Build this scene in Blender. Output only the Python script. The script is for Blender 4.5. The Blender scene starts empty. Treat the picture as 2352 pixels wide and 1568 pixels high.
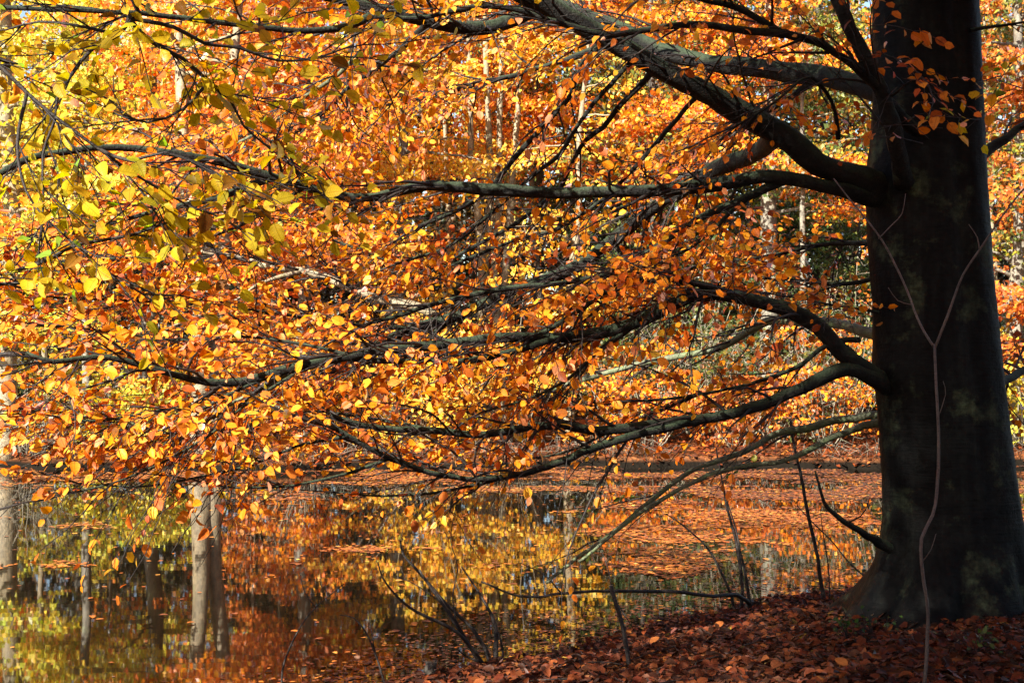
import bpy, math, random
import numpy as np
from mathutils import Matrix, Vector

# ------------------------------------------------------------------ camera, sky, sun, exposure
sc = bpy.context.scene
CAM_H = 2.3                                   # camera above the water; eye height 1.7 m above the bank
cam_d = bpy.data.cameras.new('camera'); cam = bpy.data.objects.new('camera', cam_d)
sc.collection.objects.link(cam); sc.camera = cam
cam.location = (0, 0, CAM_H); cam.rotation_euler = (math.radians(90), 0, 0)
cam_d.lens = 50; cam_d.sensor_width = 36; cam_d.clip_start = 0.1; cam_d.clip_end = 2000

SUN_EL = math.radians(34); SUN_H = np.array([-0.58, -0.81]); SUN_H /= np.linalg.norm(SUN_H)   # horizontal direction towards the sun
SUN = np.array([SUN_H[0] * math.cos(SUN_EL), SUN_H[1] * math.cos(SUN_EL), math.sin(SUN_EL)])
w = bpy.data.worlds.new('World'); sc.world = w; w.use_nodes = True
nt = w.node_tree; nt.nodes.clear()
sky = nt.nodes.new('ShaderNodeTexSky'); sky.sky_type = 'NISHITA'; sky.sun_disc = False
sky.sun_elevation = SUN_EL; sky.sun_rotation = math.atan2(SUN[0], SUN[1])
bg = nt.nodes.new('ShaderNodeBackground'); bg.inputs['Strength'].default_value = 0.05
out = nt.nodes.new('ShaderNodeOutputWorld')
nt.links.new(sky.outputs[0], bg.inputs[0]); nt.links.new(bg.outputs[0], out.inputs[0])
ld = bpy.data.lights.new('sun', 'SUN'); ld.energy = 5.0; ld.angle = math.radians(0.53); ld.color = (1.0, 0.93, 0.80)
lo = bpy.data.objects.new('sun', ld); sc.collection.objects.link(lo)
lo.rotation_euler = Vector(SUN).to_track_quat('Z', 'Y').to_euler(); lo.location = (-20, -20, 30)
vs = sc.view_settings
sc.display_settings.display_device = 'sRGB'
vs.view_transform = 'Standard'; vs.look = 'None'; vs.gamma = 1.0; vs.use_curve_mapping = False
vs.exposure = 2.25
cy = sc.cycles
cy.max_bounces = 7; cy.diffuse_bounces = 4; cy.glossy_bounces = 3; cy.transmission_bounces = 4; cy.transparent_max_bounces = 4
cy.use_denoising = True
cy.sample_clamp_indirect = 6

# ------------------------------------------------------------------ helpers
rng = np.random.default_rng(7)
F = 50 / 36 * 2352
def P(u, v, d):                               # picture reading (2352 x 1568) at a chosen distance -> place in metres
    return np.array([(u - 1176) / F * d, d, CAM_H + (784 - v) / F * d])
def unit(a):
    a = np.asarray(a, float); return a / (np.linalg.norm(a, axis=-1, keepdims=True) + 1e-12)
def link(o, parent=None):
    sc.collection.objects.link(o)
    if parent is not None:
        o.parent = parent
        o.location = Vector(o.location) - Vector(parent.location)
    return o
def tag(o, label=None, cat=None, group=None, kind=None):
    if label: o['label'] = label
    if cat: o['category'] = cat
    if group: o['group'] = group
    if kind: o['kind'] = kind
    return o
def root(name, loc, label, cat, group=None):
    o = bpy.data.objects.new(name, None); o.location = loc; o.empty_display_size = 0.2
    sc.collection.objects.link(o)
    return tag(o, label, cat, group)

def np_mesh(name, V, faces, col=None, uv=None, smooth=False):
    """V (n,3); faces (m,k) all of one size."""
    me = bpy.data.meshes.new(name)
    V = np.ascontiguousarray(V, np.float32); faces = np.ascontiguousarray(faces, np.int32)
    m, k = faces.shape
    me.vertices.add(len(V)); me.vertices.foreach_set('co', V.ravel())
    me.loops.add(m * k); me.loops.foreach_set('vertex_index', faces.ravel())
    me.polygons.add(m); me.polygons.foreach_set('loop_start', np.arange(0, m * k, k, dtype=np.int32))
    if smooth: me.polygons.foreach_set('use_smooth', np.ones(m, bool))
    if col is not None:
        ca = me.color_attributes.new('Col', 'FLOAT_COLOR', 'POINT')
        c4 = np.ones((len(V), 4), np.float32); c4[:, :3] = col
        ca.data.foreach_set('color', c4.ravel())
    if uv is not None:
        ul = me.uv_layers.new(name='UVMap')
        ul.data.foreach_set('uv', np.ascontiguousarray(uv[faces.ravel()], np.float32).ravel())
    me.update(calc_edges=True)
    return me

class Tubes:
    def __init__(s): s.V = []; s.Fc = []; s.n = 0
    def add(s, pts, rad, sides=6, wob=0.0, seed=0):
        pts = np.asarray(pts, float); rad = np.asarray(rad, float); n = len(pts)
        t = np.gradient(pts, axis=0); t = unit(t)
        ref = np.array([0.13, 0.27, 0.95]) if abs(t[0][2]) < 0.85 else np.array([0.95, 0.2, 0.1])
        a = unit(np.cross(t, ref)); b = np.cross(t, a)
        th = np.arange(sides) * 2 * math.pi / sides
        rr = rad[:, None] * np.ones((1, sides))
        if wob:
            r2 = np.random.default_rng(seed + 11); ph = r2.uniform(0, 6.3, 4)
            q = np.arange(n)[:, None]
            rr = rr * (1 + wob * np.sin(2 * th[None] + ph[0] + q * 0.31) + wob * 0.8 * np.sin(3 * th[None] + ph[1] - q * 0.47) + wob * 0.7 * np.sin(q * 0.9 + ph[2]))
        ring = pts[:, None, :] + rr[:, :, None] * (np.cos(th)[None, :, None] * a[:, None, :] + np.sin(th)[None, :, None] * b[:, None, :])
        s.V.append(ring.reshape(-1, 3))
        i = np.arange(n - 1)[:, None] * sides; j = np.arange(sides)[None]; j2 = (j + 1) % sides
        f = np.stack([i + j, i + j2, i + sides + j2, i + sides + j], -1).reshape(-1, 4) + s.n
        s.Fc.append(f); s.n += n * sides
        # closed tip and foot
        s.V.append(np.array([pts[0], pts[-1]])); c0 = s.n; c1 = s.n + 1; s.n += 2
        b0 = c0 - n * sides; e0 = c0 - sides
        jj = np.arange(sides); jn = (jj + 1) % sides
        s.Fc.append(np.stack([np.full(sides, c0), b0 + jn, b0 + jj, b0 + jj], -1))
        s.Fc.append(np.stack([np.full(sides, c1), e0 + jj, e0 + jn, e0 + jn], -1))
    def mesh(s, name):
        V = np.concatenate(s.V); Fq = np.concatenate(s.Fc)
        quad = Fq[:, 2] != Fq[:, 3]
        me = bpy.data.meshes.new(name)
        fq, ft = Fq[quad], Fq[~quad][:, :3]
        me.vertices.add(len(V)); me.vertices.foreach_set('co', V.astype(np.float32).ravel())
        idx = np.concatenate([fq.ravel(), ft.ravel()]).astype(np.int32)
        me.loops.add(len(idx)); me.loops.foreach_set('vertex_index', idx)
        me.polygons.add(len(fq) + len(ft))
        st = np.concatenate([np.arange(len(fq)) * 4, len(fq) * 4 + np.arange(len(ft)) * 3]).astype(np.int32)
        me.polygons.foreach_set('loop_start', st)
        me.polygons.foreach_set('use_smooth', np.ones(len(st), bool))
        me.update(calc_edges=True)
        return me
    def build(s, name, mat, parent=None):
        me = s.mesh(name); me.materials.append(mat)
        if parent is not None: me.transform(Matrix.Translation(-Vector(parent.location)))
        o = bpy.data.objects.new(name, me); sc.collection.objects.link(o); o.parent = parent
        return o

def smooth_path(ctrl, step=0.08, jitter=0.0, seed=0):
    """Catmull-Rom through control rows (x, y, z, radius)."""
    c = np.asarray(ctrl, float); c = np.vstack([2 * c[0] - c[1], c, 2 * c[-1] - c[-2]])
    res = []
    for i in range(1, len(c) - 2):
        p0, p1, p2, p3 = c[i - 1:i + 3]
        k = max(2, int(np.linalg.norm(p2[:3] - p1[:3]) / step))
        t = np.linspace(0, 1, k, endpoint=False)[:, None]
        res.append(0.5 * (2 * p1 + (p2 - p0) * t + (2 * p0 - 5 * p1 + 4 * p2 - p3) * t ** 2 + (3 * p1 - p0 - 3 * p2 + p3) * t ** 3))
    res.append(c[-2][None]); r = np.vstack(res)
    if jitter:
        g = np.random.default_rng(seed)
        n = g.normal(0, 1, (len(r), 3)); k = np.ones(5) / 5
        n = np.stack([np.convolve(n[:, j], k, 'same') for j in range(3)], 1)
        r[1:-1, :3] += n[1:-1] * jitter * r[1:-1, 3:4]
    r[:, 3] = np.maximum(r[:, 3], 0.0015)
    return r[:, :3], r[:, 3]

# ---- leaf shapes: x along the blade, y across, z up; length 1
def leaf_template(level):
    if level == 0:      # 2 triangles, folded rhombus, far away
        V = [(0, 0, 0), (.45, .34, .06), (1, 0, -.05), (.45, -.34, .06)]
        Fc = [(0, 2, 1), (0, 3, 2)]
    elif level == 1:    # 6 triangles
        V = [(0, 0, 0), (.28, .29, .07), (.68, .27, .06), (1, 0, -.10), (.68, -.27, .06), (.28, -.29, .07), (.5, 0, 0)]
        Fc = [(0, 6, 1), (1, 6, 2), (2, 6, 3), (3, 6, 4), (4, 6, 5), (5, 6, 0)]
    else:               # toothed edge, midrib, stalk
        xs = [.02, .10, .20, .32, .44, .56, .68, .79, .89, .96]
        ws = [.05, .17, .26, .315, .33, .32, .285, .23, .155, .075]
        V = [(-.16, 0, .03), (0, 0, 0)]; mid = []; L = []; R = []
        for i, (x, q) in enumerate(zip(xs, ws)):
            k = 1 + (0.035 if i % 2 else -0.03)
            z = .16 * q / .33 * .8 - .14 * (x - .35) ** 2
            wav = .018 * math.sin(i * 2.1)
            mid.append(len(V)); V.append((x, 0, -.14 * (x - .35) ** 2))
            L.append(len(V)); V.append((x + .02, q * k, z + wav))
            R.append(len(V)); V.append((x + .02, -q * k, z - wav))
        tip = len(V); V.append((1.03, 0, -.10))
        Fc = [(1, mid[0], L[0]), (1, R[0], mid[0])]
        for i in range(len(xs) - 1):
            Fc += [(mid[i], mid[i + 1], L[i + 1]), (mid[i], L[i + 1], L[i]), (mid[i], R[i], R[i + 1]), (mid[i], R[i + 1], mid[i + 1])]
        Fc += [(mid[-1], tip, L[-1]), (mid[-1], R[-1], tip)]
        s0 = len(V); V += [(-.16, .012, .03), (0, .012, 0), (0, -.012, 0), (-.16, -.012, .03)]
        Fc += [(s0, s0 + 1, s0 + 2), (s0, s0 + 2, s0 + 3)]
        V = V; 
    return np.array(V, float), np.array(Fc, int)
TPL = [leaf_template(i) for i in range(3)]

class Leaves:
    """A list of leaves: base point, axis, normal, size, colour."""
    def __init__(s): s.p = []; s.a = []; s.n = []; s.s = []; s.c = []
    def add(s, p, a, n, size, col):
        s.p.append(np.atleast_2d(p)); s.a.append(np.atleast_2d(a)); s.n.append(np.atleast_2d(n))
        s.s.append(np.atleast_1d(size)); s.c.append(np.atleast_2d(col))
    def arrays(s):
        p = np.concatenate(s.p); a = unit(np.concatenate(s.a)); n = np.concatenate(s.n)
        n = unit(n - (n * a).sum(1, keepdims=True) * a)
        return p, a, n, np.concatenate(s.s), np.concatenate(s.c)
def leaf_mesh(name, arr, level, seed=0, curl=(0.3, 2.0)):
    p, a, n, s, c = arr
    T, Fc = TPL[level]; g = np.random.default_rng(seed)
    b = np.cross(n, a); N = len(p); k = len(T)
    cz = g.uniform(*curl, N)[:, None]; wy = g.uniform(.85, 1.2, N)[:, None]
    V = p[:, None, :] + s[:, None, None] * (T[None, :, 0:1] * a[:, None] + T[None, :, 1:2] * wy[:, :, None] * b[:, None] + T[None, :, 2:3] * cz[:, :, None] * n[:, None])
    faces = (Fc[None] + np.arange(N)[:, None, None] * k).reshape(-1, 3)
    col = np.repeat(c, k, axis=0)
    uv = np.tile(T[:, :2] + np.array([0, .5]), (N, 1))
    return np_mesh(name, V.reshape(-1, 3), faces, col, uv if level > 0 else None)
def pick_cols(pal, n, g, jit=0.16):
    """pal: rows (r, g, b, weight)"""
    pal = np.asarray(pal, float); wgt = pal[:, 3] / pal[:, 3].sum()
    c = pal[g.choice(len(pal), n, p=wgt), :3]
    return np.clip(c * np.exp(g.normal(0, jit, (n, 1))) * np.exp(g.normal(0, jit * .45, (n, 3))), 0.002, .9)

# ------------------------------------------------------------------ materials
def new_mat(name):
    m = bpy.data.materials.new(name); m.use_nodes = True; t = m.node_tree; t.nodes.clear()
    o = t.nodes.new('ShaderNodeOutputMaterial'); return m, t, o
def nd(t, typ, **kw):
    n = t.nodes.new(typ)
    for k, v in kw.items():
        if hasattr(n, k): setattr(n, k, v)
        else: n.inputs[k].default_value = v
    return n
def ramp(t, stops):
    r = t.nodes.new('ShaderNodeValToRGB'); e = r.color_ramp.elements
    while len(e) < len(stops): e.new(0.5)
    for q, (pos, c) in zip(e, stops): q.position = pos; q.color = (*c, 1)
    return r

def leaf_material(name, trans=0.42, veins=False, gloss=0.05, blotch=0.35, rough=0.42):
    m, t, o = new_mat(name); L = t.links.new
    at = nd(t, 'ShaderNodeVertexColor', layer_name='Col')
    col = at.outputs['Color']
    geo = nd(t, 'ShaderNodeNewGeometry')
    no = nd(t, 'ShaderNodeTexNoise', Scale=38.0, Detail=3.0); L(geo.outputs['Position'], no.inputs['Vector'])
    rp = ramp(t, [(0.30, (0.42, 0.30, 0.22)), (0.46, (1, 1, 1)), (0.75, (1.06, 1.1, 1.0))]); L(no.outputs['Fac'], rp.inputs['Fac'])
    mx = nd(t, 'ShaderNodeMix', data_type='RGBA', blend_type='MULTIPLY'); mx.inputs['Factor'].default_value = blotch
    L(col, mx.inputs[6]); L(rp.outputs['Color'], mx.inputs[7]); col = mx.outputs[2]
    nrm = None
    if veins:
        uv = nd(t, 'ShaderNodeUVMap', uv_map='UVMap'); sp = nd(t, 'ShaderNodeSeparateXYZ'); L(uv.outputs[0], sp.inputs[0])
        ys = nd(t, 'ShaderNodeMath', operation='SUBTRACT'); ys.inputs[1].default_value = .5; L(sp.outputs['Y'], ys.inputs[0])
        ya = nd(t, 'ShaderNodeMath', operation='ABSOLUTE'); L(ys.outputs[0], ya.inputs[0])
        k = nd(t, 'ShaderNodeMath', operation='MULTIPLY'); k.inputs[1].default_value = .75; L(ya.outputs[0], k.inputs[0])
        d = nd(t, 'ShaderNodeMath', operation='SUBTRACT'); L(sp.outputs['X'], d.inputs[0]); L(k.outputs[0], d.inputs[1])
        f = nd(t, 'ShaderNodeMath', operation='MULTIPLY'); f.inputs[1].default_value = 8.0; L(d.outputs[0], f.inputs[0])
        fr = nd(t, 'ShaderNodeMath', operation='PINGPONG'); fr.inputs[1].default_value = .5; L(f.outputs[0], fr.inputs[0])
        side = nd(t, 'ShaderNodeMapRange'); L(fr.outputs[0], side.inputs[0])
        side.inputs[1].default_value = 0; side.inputs[2].default_value = .12; side.inputs[3].default_value = 1; side.inputs[4].default_value = 0
        mr = nd(t, 'ShaderNodeMapRange'); L(ya.outputs[0], mr.inputs[0])
        mr.inputs[1].default_value = .008; mr.inputs[2].default_value = .03; mr.inputs[3].default_value = 1; mr.inputs[4].default_value = 0
        vm = nd(t, 'ShaderNodeMath', operation='MAXIMUM'); L(side.outputs[0], vm.inputs[0]); L(mr.outputs[0], vm.inputs[1])
        vs_ = nd(t, 'ShaderNodeMath', operation='MULTIPLY'); vs_.inputs[1].default_value = .5; L(vm.outputs[0], vs_.inputs[0])
        m2 = nd(t, 'ShaderNodeMix', data_type='RGBA', blend_type='MULTIPLY'); L(vs_.outputs[0], m2.inputs['Factor'])
        L(col, m2.inputs[6]); m2.inputs[7].default_value = (.45, .30, .15, 1); col = m2.outputs[2]
        bp = nd(t, 'ShaderNodeBump', Strength=.35, Distance=.002); L(vm.outputs[0], bp.inputs['Height']); nrm = bp.outputs[0]
    df = nd(t, 'ShaderNodeBsdfDiffuse'); L(col, df.inputs[0])
    hs = nd(t, 'ShaderNodeHueSaturation', Saturation=1.12, Value=1.15); L(col, hs.inputs['Color'])
    tr = nd(t, 'ShaderNodeBsdfTranslucent'); L(hs.outputs[0], tr.inputs[0])
    ms = nd(t, 'ShaderNodeMixShader'); ms.inputs[0].default_value = trans; L(df.outputs[0], ms.inputs[1]); L(tr.outputs[0], ms.inputs[2])
    gl = nd(t, 'ShaderNodeBsdfGlossy', Roughness=rough); gl.inputs[0].default_value = (1, 1, 1, 1)
    fn = nd(t, 'ShaderNodeFresnel', IOR=1.38)
    fm = nd(t, 'ShaderNodeMath', operation='MULTIPLY'); L(fn.outputs[0], fm.inputs[0]); fm.inputs[1].default_value = gloss * 14
    m3 = nd(t, 'ShaderNodeMixShader'); L(fm.outputs[0], m3.inputs[0]); L(ms.outputs[0], m3.inputs[1]); L(gl.outputs[0], m3.inputs[2])
    if nrm is not None:
        for q in (df, gl, tr): L(nrm, q.inputs['Normal'])
    L(m3.outputs[0], o.inputs[0])
    return m

def bark_material(name, base, dark, lichen, lichen_amt=.55, rough=.62, ring=True, bump=.5, scale=1.0, spec=.35, top=None, streak=0):
    m, t, o = new_mat(name); L = t.links.new
    tc = nd(t, 'ShaderNodeTexCoord')
    n1 = nd(t, 'ShaderNodeTexNoise', Scale=5.0 * scale, Detail=6.0, Roughness=.62); L(tc.outputs['Object'], n1.inputs['Vector'])
    r1 = ramp(t, [(.32, dark), (.66, base)]); L(n1.outputs['Fac'], r1.inputs['Fac'])
    n2 = nd(t, 'ShaderNodeTexNoise', Scale=2.3 * scale, Detail=8.0, Roughness=.7); L(tc.outputs['Object'], n2.inputs['Vector'])
    r2 = ramp(t, [(lichen_amt, (0, 0, 0)), (lichen_amt + .12, (1, 1, 1))]); L(n2.outputs['Fac'], r2.inputs['Fac'])
    mx = nd(t, 'ShaderNodeMix', data_type='RGBA'); L(r2.outputs['Color'], mx.inputs['Factor']); L(r1.outputs['Color'], mx.inputs[6]); mx.inputs[7].default_value = (*lichen, 1)
    if top is not None:      # algae tint on the upper side, with its greenish highlights painted in
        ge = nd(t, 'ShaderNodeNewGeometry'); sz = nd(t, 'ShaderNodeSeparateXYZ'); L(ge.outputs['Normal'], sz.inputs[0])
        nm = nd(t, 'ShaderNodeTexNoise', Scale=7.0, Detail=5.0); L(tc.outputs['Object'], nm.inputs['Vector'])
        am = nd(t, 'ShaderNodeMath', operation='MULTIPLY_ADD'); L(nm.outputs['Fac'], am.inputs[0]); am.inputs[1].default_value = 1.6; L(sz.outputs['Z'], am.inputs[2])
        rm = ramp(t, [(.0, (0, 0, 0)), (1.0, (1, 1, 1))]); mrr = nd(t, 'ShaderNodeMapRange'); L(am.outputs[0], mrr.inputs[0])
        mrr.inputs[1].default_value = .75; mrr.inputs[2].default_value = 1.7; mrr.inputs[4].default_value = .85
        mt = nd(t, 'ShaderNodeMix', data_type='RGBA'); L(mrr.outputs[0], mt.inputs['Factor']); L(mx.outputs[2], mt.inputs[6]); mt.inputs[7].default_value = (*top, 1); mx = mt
    if streak:               # damp vertical runs
        ms_ = nd(t, 'ShaderNodeMapping'); ms_.inputs['Scale'].default_value = (9, 9, .7); L(tc.outputs['Object'], ms_.inputs['Vector'])
        ns_ = nd(t, 'ShaderNodeTexNoise', Scale=1.0, Detail=6.0, Roughness=.65); L(ms_.outputs[0], ns_.inputs['Vector'])
        rs = ramp(t, [(.38, (.35, .36, .4)), (.52, (1, 1, 1)), (.66, (1.9, 2.0, 1.7))]); L(ns_.outputs['Fac'], rs.inputs['Fac'])
        mk = nd(t, 'ShaderNodeMix', data_type='RGBA', blend_type='MULTIPLY'); mk.inputs['Factor'].default_value = streak; L(mx.outputs[2], mk.inputs[6]); L(rs.outputs['Color'], mk.inputs[7]); mx = mk
    n4 = nd(t, 'ShaderNodeTexNoise', Scale=26.0 * scale, Detail=4.0); L(tc.outputs['Object'], n4.inputs['Vector'])
    r4 = ramp(t, [(.35, (.55, .55, .55)), (.6, (1.1, 1.1, 1.1))]); L(n4.outputs['Fac'], r4.inputs['Fac'])
    m4 = nd(t, 'ShaderNodeMix', data_type='RGBA', blend_type='MULTIPLY'); m4.inputs['Factor'].default_value = .8
    L(mx.outputs[2], m4.inputs[6]); L(r4.outputs['Color'], m4.inputs[7])
    mp = nd(t, 'ShaderNodeMapping'); mp.inputs['Scale'].default_value = (3, 3, 34) if ring else (14, 14, 3); L(tc.outputs['Object'], mp.inputs['Vector'])
    n3 = nd(t, 'ShaderNodeTexNoise', Scale=2.0 * scale, Detail=5.0, Roughness=.6); L(mp.outputs[0], n3.inputs['Vector'])
    ad = nd(t, 'ShaderNodeMath', operation='ADD'); L(n3.outputs['Fac'], ad.inputs[0]); L(n4.outputs['Fac'], ad.inputs[1])
    bp = nd(t, 'ShaderNodeBump', Strength=bump, Distance=.012); L(ad.outputs[0], bp.inputs['Height'])
    bs = nd(t, 'ShaderNodeBsdfPrincipled', Roughness=rough); bs.inputs['Specular IOR Level'].default_value = spec
    L(m4.outputs[2], bs.inputs['Base Color']); L(bp.outputs[0], bs.inputs['Normal']); L(bs.outputs[0], o.inputs[0])
    return m

M_LEAF = leaf_material('leaf_blade', .54, True, .022, .55)
M_LEAF_NEAR = leaf_material('leaf_blade_green_gold', .60, True, .012, .45)
M_LEAF_FAR = leaf_material('leaf_far', .48, False, .035, .25)
M_LITTER = leaf_material('fallen_leaf', .08, True, .014, .6, .5)
M_FLOAT = leaf_material('floating_leaf', .10, False, .025, .45, .4)
M_BARK = bark_material('beech_bark', (.0072, .0078, .0076), (.0028, .0032, .0036), (.036, .046, .027), .55, bump=.6, spec=.07, streak=.8)
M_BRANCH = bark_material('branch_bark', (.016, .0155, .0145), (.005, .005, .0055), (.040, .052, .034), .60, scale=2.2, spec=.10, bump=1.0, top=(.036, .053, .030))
M_TWIG = bark_material('twig_bark', (.018, .012, .010), (.007, .005, .0045), (.022, .022, .018), .7, scale=3)
M_MOSSY = bark_material('mossy_bark', (.12, .135, .08), (.045, .055, .03), (.09, .125, .05), .5, scale=2.5)
M_PALE = bark_material('pale_bark', (.28, .22, .135), (.11, .09, .06), (.20, .20, .10), .58, ring=False, bump=.7)
M_GREYBARK = bark_material('grey_bark', (.20, .18, .14), (.09, .08, .065), (.22, .24, .15), .55, ring=False, bump=.8)
M_DARKBARK = bark_material('dark_bark', (.07, .058, .045), (.03, .025, .02), (.09, .10, .06), .62, ring=False, bump=.8)
M_PALETWIG = bark_material('pale_twig', (.26, .23, .17), (.11, .10, .075), (.20, .22, .13), .6, scale=3)
M_SAPLING = bark_material('sapling_bark', (.085, .062, .052), (.040, .028, .025), (.07, .07, .05), .66, scale=3)

def ground_material():
    m, t, o = new_mat('woodland_soil'); L = t.links.new
    geo = nd(t, 'ShaderNodeNewGeometry')
    v = nd(t, 'ShaderNodeTexVoronoi', Scale=13.0); L(geo.outputs['Position'], v.inputs['Vector'])
    sp = nd(t, 'ShaderNodeSeparateColor'); L(v.outputs['Color'], sp.inputs[0])
    r = ramp(t, [(0, (.05, .022, .012)), (.35, (.13, .045, .018)), (.7, (.22, .085, .03)), (1, (.10, .05, .028))]); L(sp.outputs[0], r.inputs['Fac'])
    n = nd(t, 'ShaderNodeTexNoise', Scale=.8, Detail=6.0); L(geo.outputs['Position'], n.inputs['Vector'])
    rn = ramp(t, [(.35, (.35, .33, .3)), (.62, (1.1, 1.05, 1))]); L(n.outputs['Fac'], rn.inputs['Fac'])
    mx = nd(t, 'ShaderNodeMix', data_type='RGBA', blend_type='MULTIPLY'); mx.inputs['Factor'].default_value = 1; L(r.outputs['Color'], mx.inputs[6]); L(rn.outputs['Color'], mx.inputs[7])
    # cut earth by the water line, the bank's shadow line painted near black
    sx = nd(t, 'ShaderNodeSeparateXYZ'); L(geo.outputs['Position'], sx.inputs[0])
    mr = nd(t, 'ShaderNodeMapRange'); L(sx.outputs['Z'], mr.inputs[0]); mr.inputs[1].default_value = .10; mr.inputs[2].default_value = .19
    m2 = nd(t, 'ShaderNodeMix', data_type='RGBA'); L(mr.outputs[0], m2.inputs['Factor']); m2.inputs[6].default_value = (.006, .0045, .003, 1); L(mx.outputs[2], m2.inputs[7])
    bp = nd(t, 'ShaderNodeBump', Strength=.8, Distance=.03); L(v.outputs['Distance'], bp.inputs['Height'])
    bs = nd(t, 'ShaderNodeBsdfPrincipled', Roughness=.9); bs.inputs['Specular IOR Level'].default_value = .06; L(m2.outputs[2], bs.inputs['Base Color']); L(bp.outputs[0], bs.inputs['Normal'])
    L(bs.outputs[0], o.inputs[0]); return m
def water_material():
    m, t, o = new_mat('pond_water'); L = t.links.new
    geo = nd(t, 'ShaderNodeNewGeometry')
    mp = nd(t, 'ShaderNodeMapping'); mp.inputs['Scale'].default_value = (.7, 1.5, 1); L(geo.outputs['Position'], mp.inputs['Vector'])
    n1 = nd(t, 'ShaderNodeTexNoise', Scale=4.5, Detail=0.0); L(mp.outputs[0], n1.inputs['Vector'])
    n2 = nd(t, 'ShaderNodeTexNoise', Scale=1.7, Detail=2.0); L(mp.outputs[0], n2.inputs['Vector'])
    ad = nd(t, 'ShaderNodeMath', operation='MULTIPLY_ADD'); L(n2.outputs['Fac'], ad.inputs[0]); ad.inputs[1].default_value = 1.5; L(n1.outputs['Fac'], ad.inputs[2])
    bp = nd(t, 'ShaderNodeBump', Strength=.008, Distance=.02); L(ad.outputs[0], bp.inputs['Height'])
    bs = nd(t, 'ShaderNodeBsdfPrincipled', Roughness=.024, IOR=1.45)
    bs.inputs['Base Color'].default_value = (.005, .0035, .002, 1); L(bp.outputs[0], bs.inputs['Normal'])
    L(bs.outputs[0], o.inputs[0]); return m

# ------------------------------------------------------------------ ground and pond
NE = np.array([(-200, -40), (-30, -9), (-12, -1), (-6, 3.2), (-3, 6.2), (-1.5, 8.5), (-.53, 9.75), (.4, 10.45), (.95, 11.2), (1.73, 11.9), (2.2, 12.5), (2.96, 12.9), (5, 13.3), (30, 15), (45, 22), (200, 30)], float)
def near_edge(x): return np.interp(x, NE[:, 0], NE[:, 1])
def far_edge(x):
    x = np.asarray(x, float)
    return 25.6 + .35 * np.sin(x * .55 + 1) + .18 * np.sin(x * 1.7) + .10 * np.sin(x * 4.1 + 2) + .07 * np.sin(x * 9.3 + 1.5 * np.sin(x * 2.2)) + .04 * np.sin(x * 23) + np.where(x > 1.5, (np.minimum(x, 20) - 1.5) * .10, 0)
def bumps(x, y): return .035 * np.sin(x * 2.1 + y * 1.3) * np.sin(y * 1.7 - x * .8) + .018 * np.sin(x * 5.3 + 1) * np.sin(y * 4.7)
def height(x, y):
    x = np.asarray(x, float); y = np.asarray(y, float)
    sn = (near_edge(x) - y) * .9 + .10 * np.sin(x * 3.7) * np.sin(y * 3.1 + x)
    sf = y - far_edge(x)
    zn = .75 * (1 - np.exp(-np.maximum(sn, 0) / 3.6)) + bumps(x, y) * np.clip(sn / 1.2, 0, 1)
    zf = .19 * np.clip(sf / .16, 0, 1) + .010 * np.maximum(sf, 0) + bumps(x * .5, y * .5) * 2 * np.clip(sf / 2, 0, 1)
    pool = -.9 * (1 - np.exp(-np.maximum(np.minimum(-sn, -sf), 0) / 1.2)) - .002
    return np.where(sn > 0, zn, np.where(sf > 0, zf, pool))
def axis(pts):
    r = []
    for a, b, st in pts: r.append(np.arange(a, b, st))
    return np.concatenate(r + [[pts[-1][1]]])
gx = axis([(-200, -30, 8), (-30, -9, 1), (-9, 9, .14), (9, 30, 1), (30, 200, 8)])
gy = axis([(-60, 0, 4), (0, 5, .4), (5, 14, .12), (14, 24.4, .8), (24.4, 29, .09), (29, 60, 1), (60, 260, 10)])
GX, GY = np.meshgrid(gx, gy)
V = np.stack([GX, GY, height(GX, GY)], -1).reshape(-1, 3)
ii, jj = np.meshgrid(np.arange(len(gy) - 1), np.arange(len(gx) - 1), indexing='ij')
q0 = (ii * len(gx) + jj).ravel()
me = np_mesh('ground', V, np.stack([q0, q0 + 1, q0 + len(gx) + 1, q0 + len(gx)], 1), smooth=True)
me.materials.append(ground_material())
ground = tag(link(bpy.data.objects.new('ground', me)), kind='structure')
me = np_mesh('pond_water', np.array([(-190, -38, 0), (190, -38, 0), (190, 60, 0), (-190, 60, 0)], float), np.array([[0, 1, 2, 3]]))
me.materials.append(water_material())
tag(link(bpy.data.objects.new('pond_water', me)), kind='structure')

# ------------------------------------------------------------------ leaf helpers for trees
UP = np.array([0, 0, 1.0])
def rot_about(v, ax, ang):
    ax = unit(ax); return v * math.cos(ang) + np.cross(ax, v) * math.sin(ang) + ax * np.dot(ax, v) * (1 - math.cos(ang))

ORANGE = [(.72, .205, .008, 5), (.76, .28, .012, 4.5), (.60, .125, .008, 3), (.78, .38, .025, 2), (.36, .08, .015, 1.2), (.66, .25, .11, .9)]
GREENGOLD = [(.52, .35, .014, 5), (.42, .38, .018, 4), (.22, .33, .024, 1.4), (.58, .27, .012, 4), (.20, .075, .015, 1.0), (.62, .42, .02, 3)]
GOLD = [(.74, .47, .05, 5), (.72, .37, .03, 4), (.64, .24, .02, 3), (.60, .50, .08, 1)]
LIME = [(.70, .58, .07, 5), (.55, .56, .07, 4), (.74, .50, .05, 3), (.60, .16, .03, .8), (.36, .42, .06, 1)]
RUST = [(.55, .15, .02, 5), (.62, .22, .025, 4), (.44, .09, .02, 2), (.30, .07, .02, 1)]
OLIVE = [(.15, .16, .03, 4), (.26, .23, .03, 3), (.07, .10, .025, 4), (.42, .28, .03, 1.5), (.42, .14, .02, 1.5)]
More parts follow.
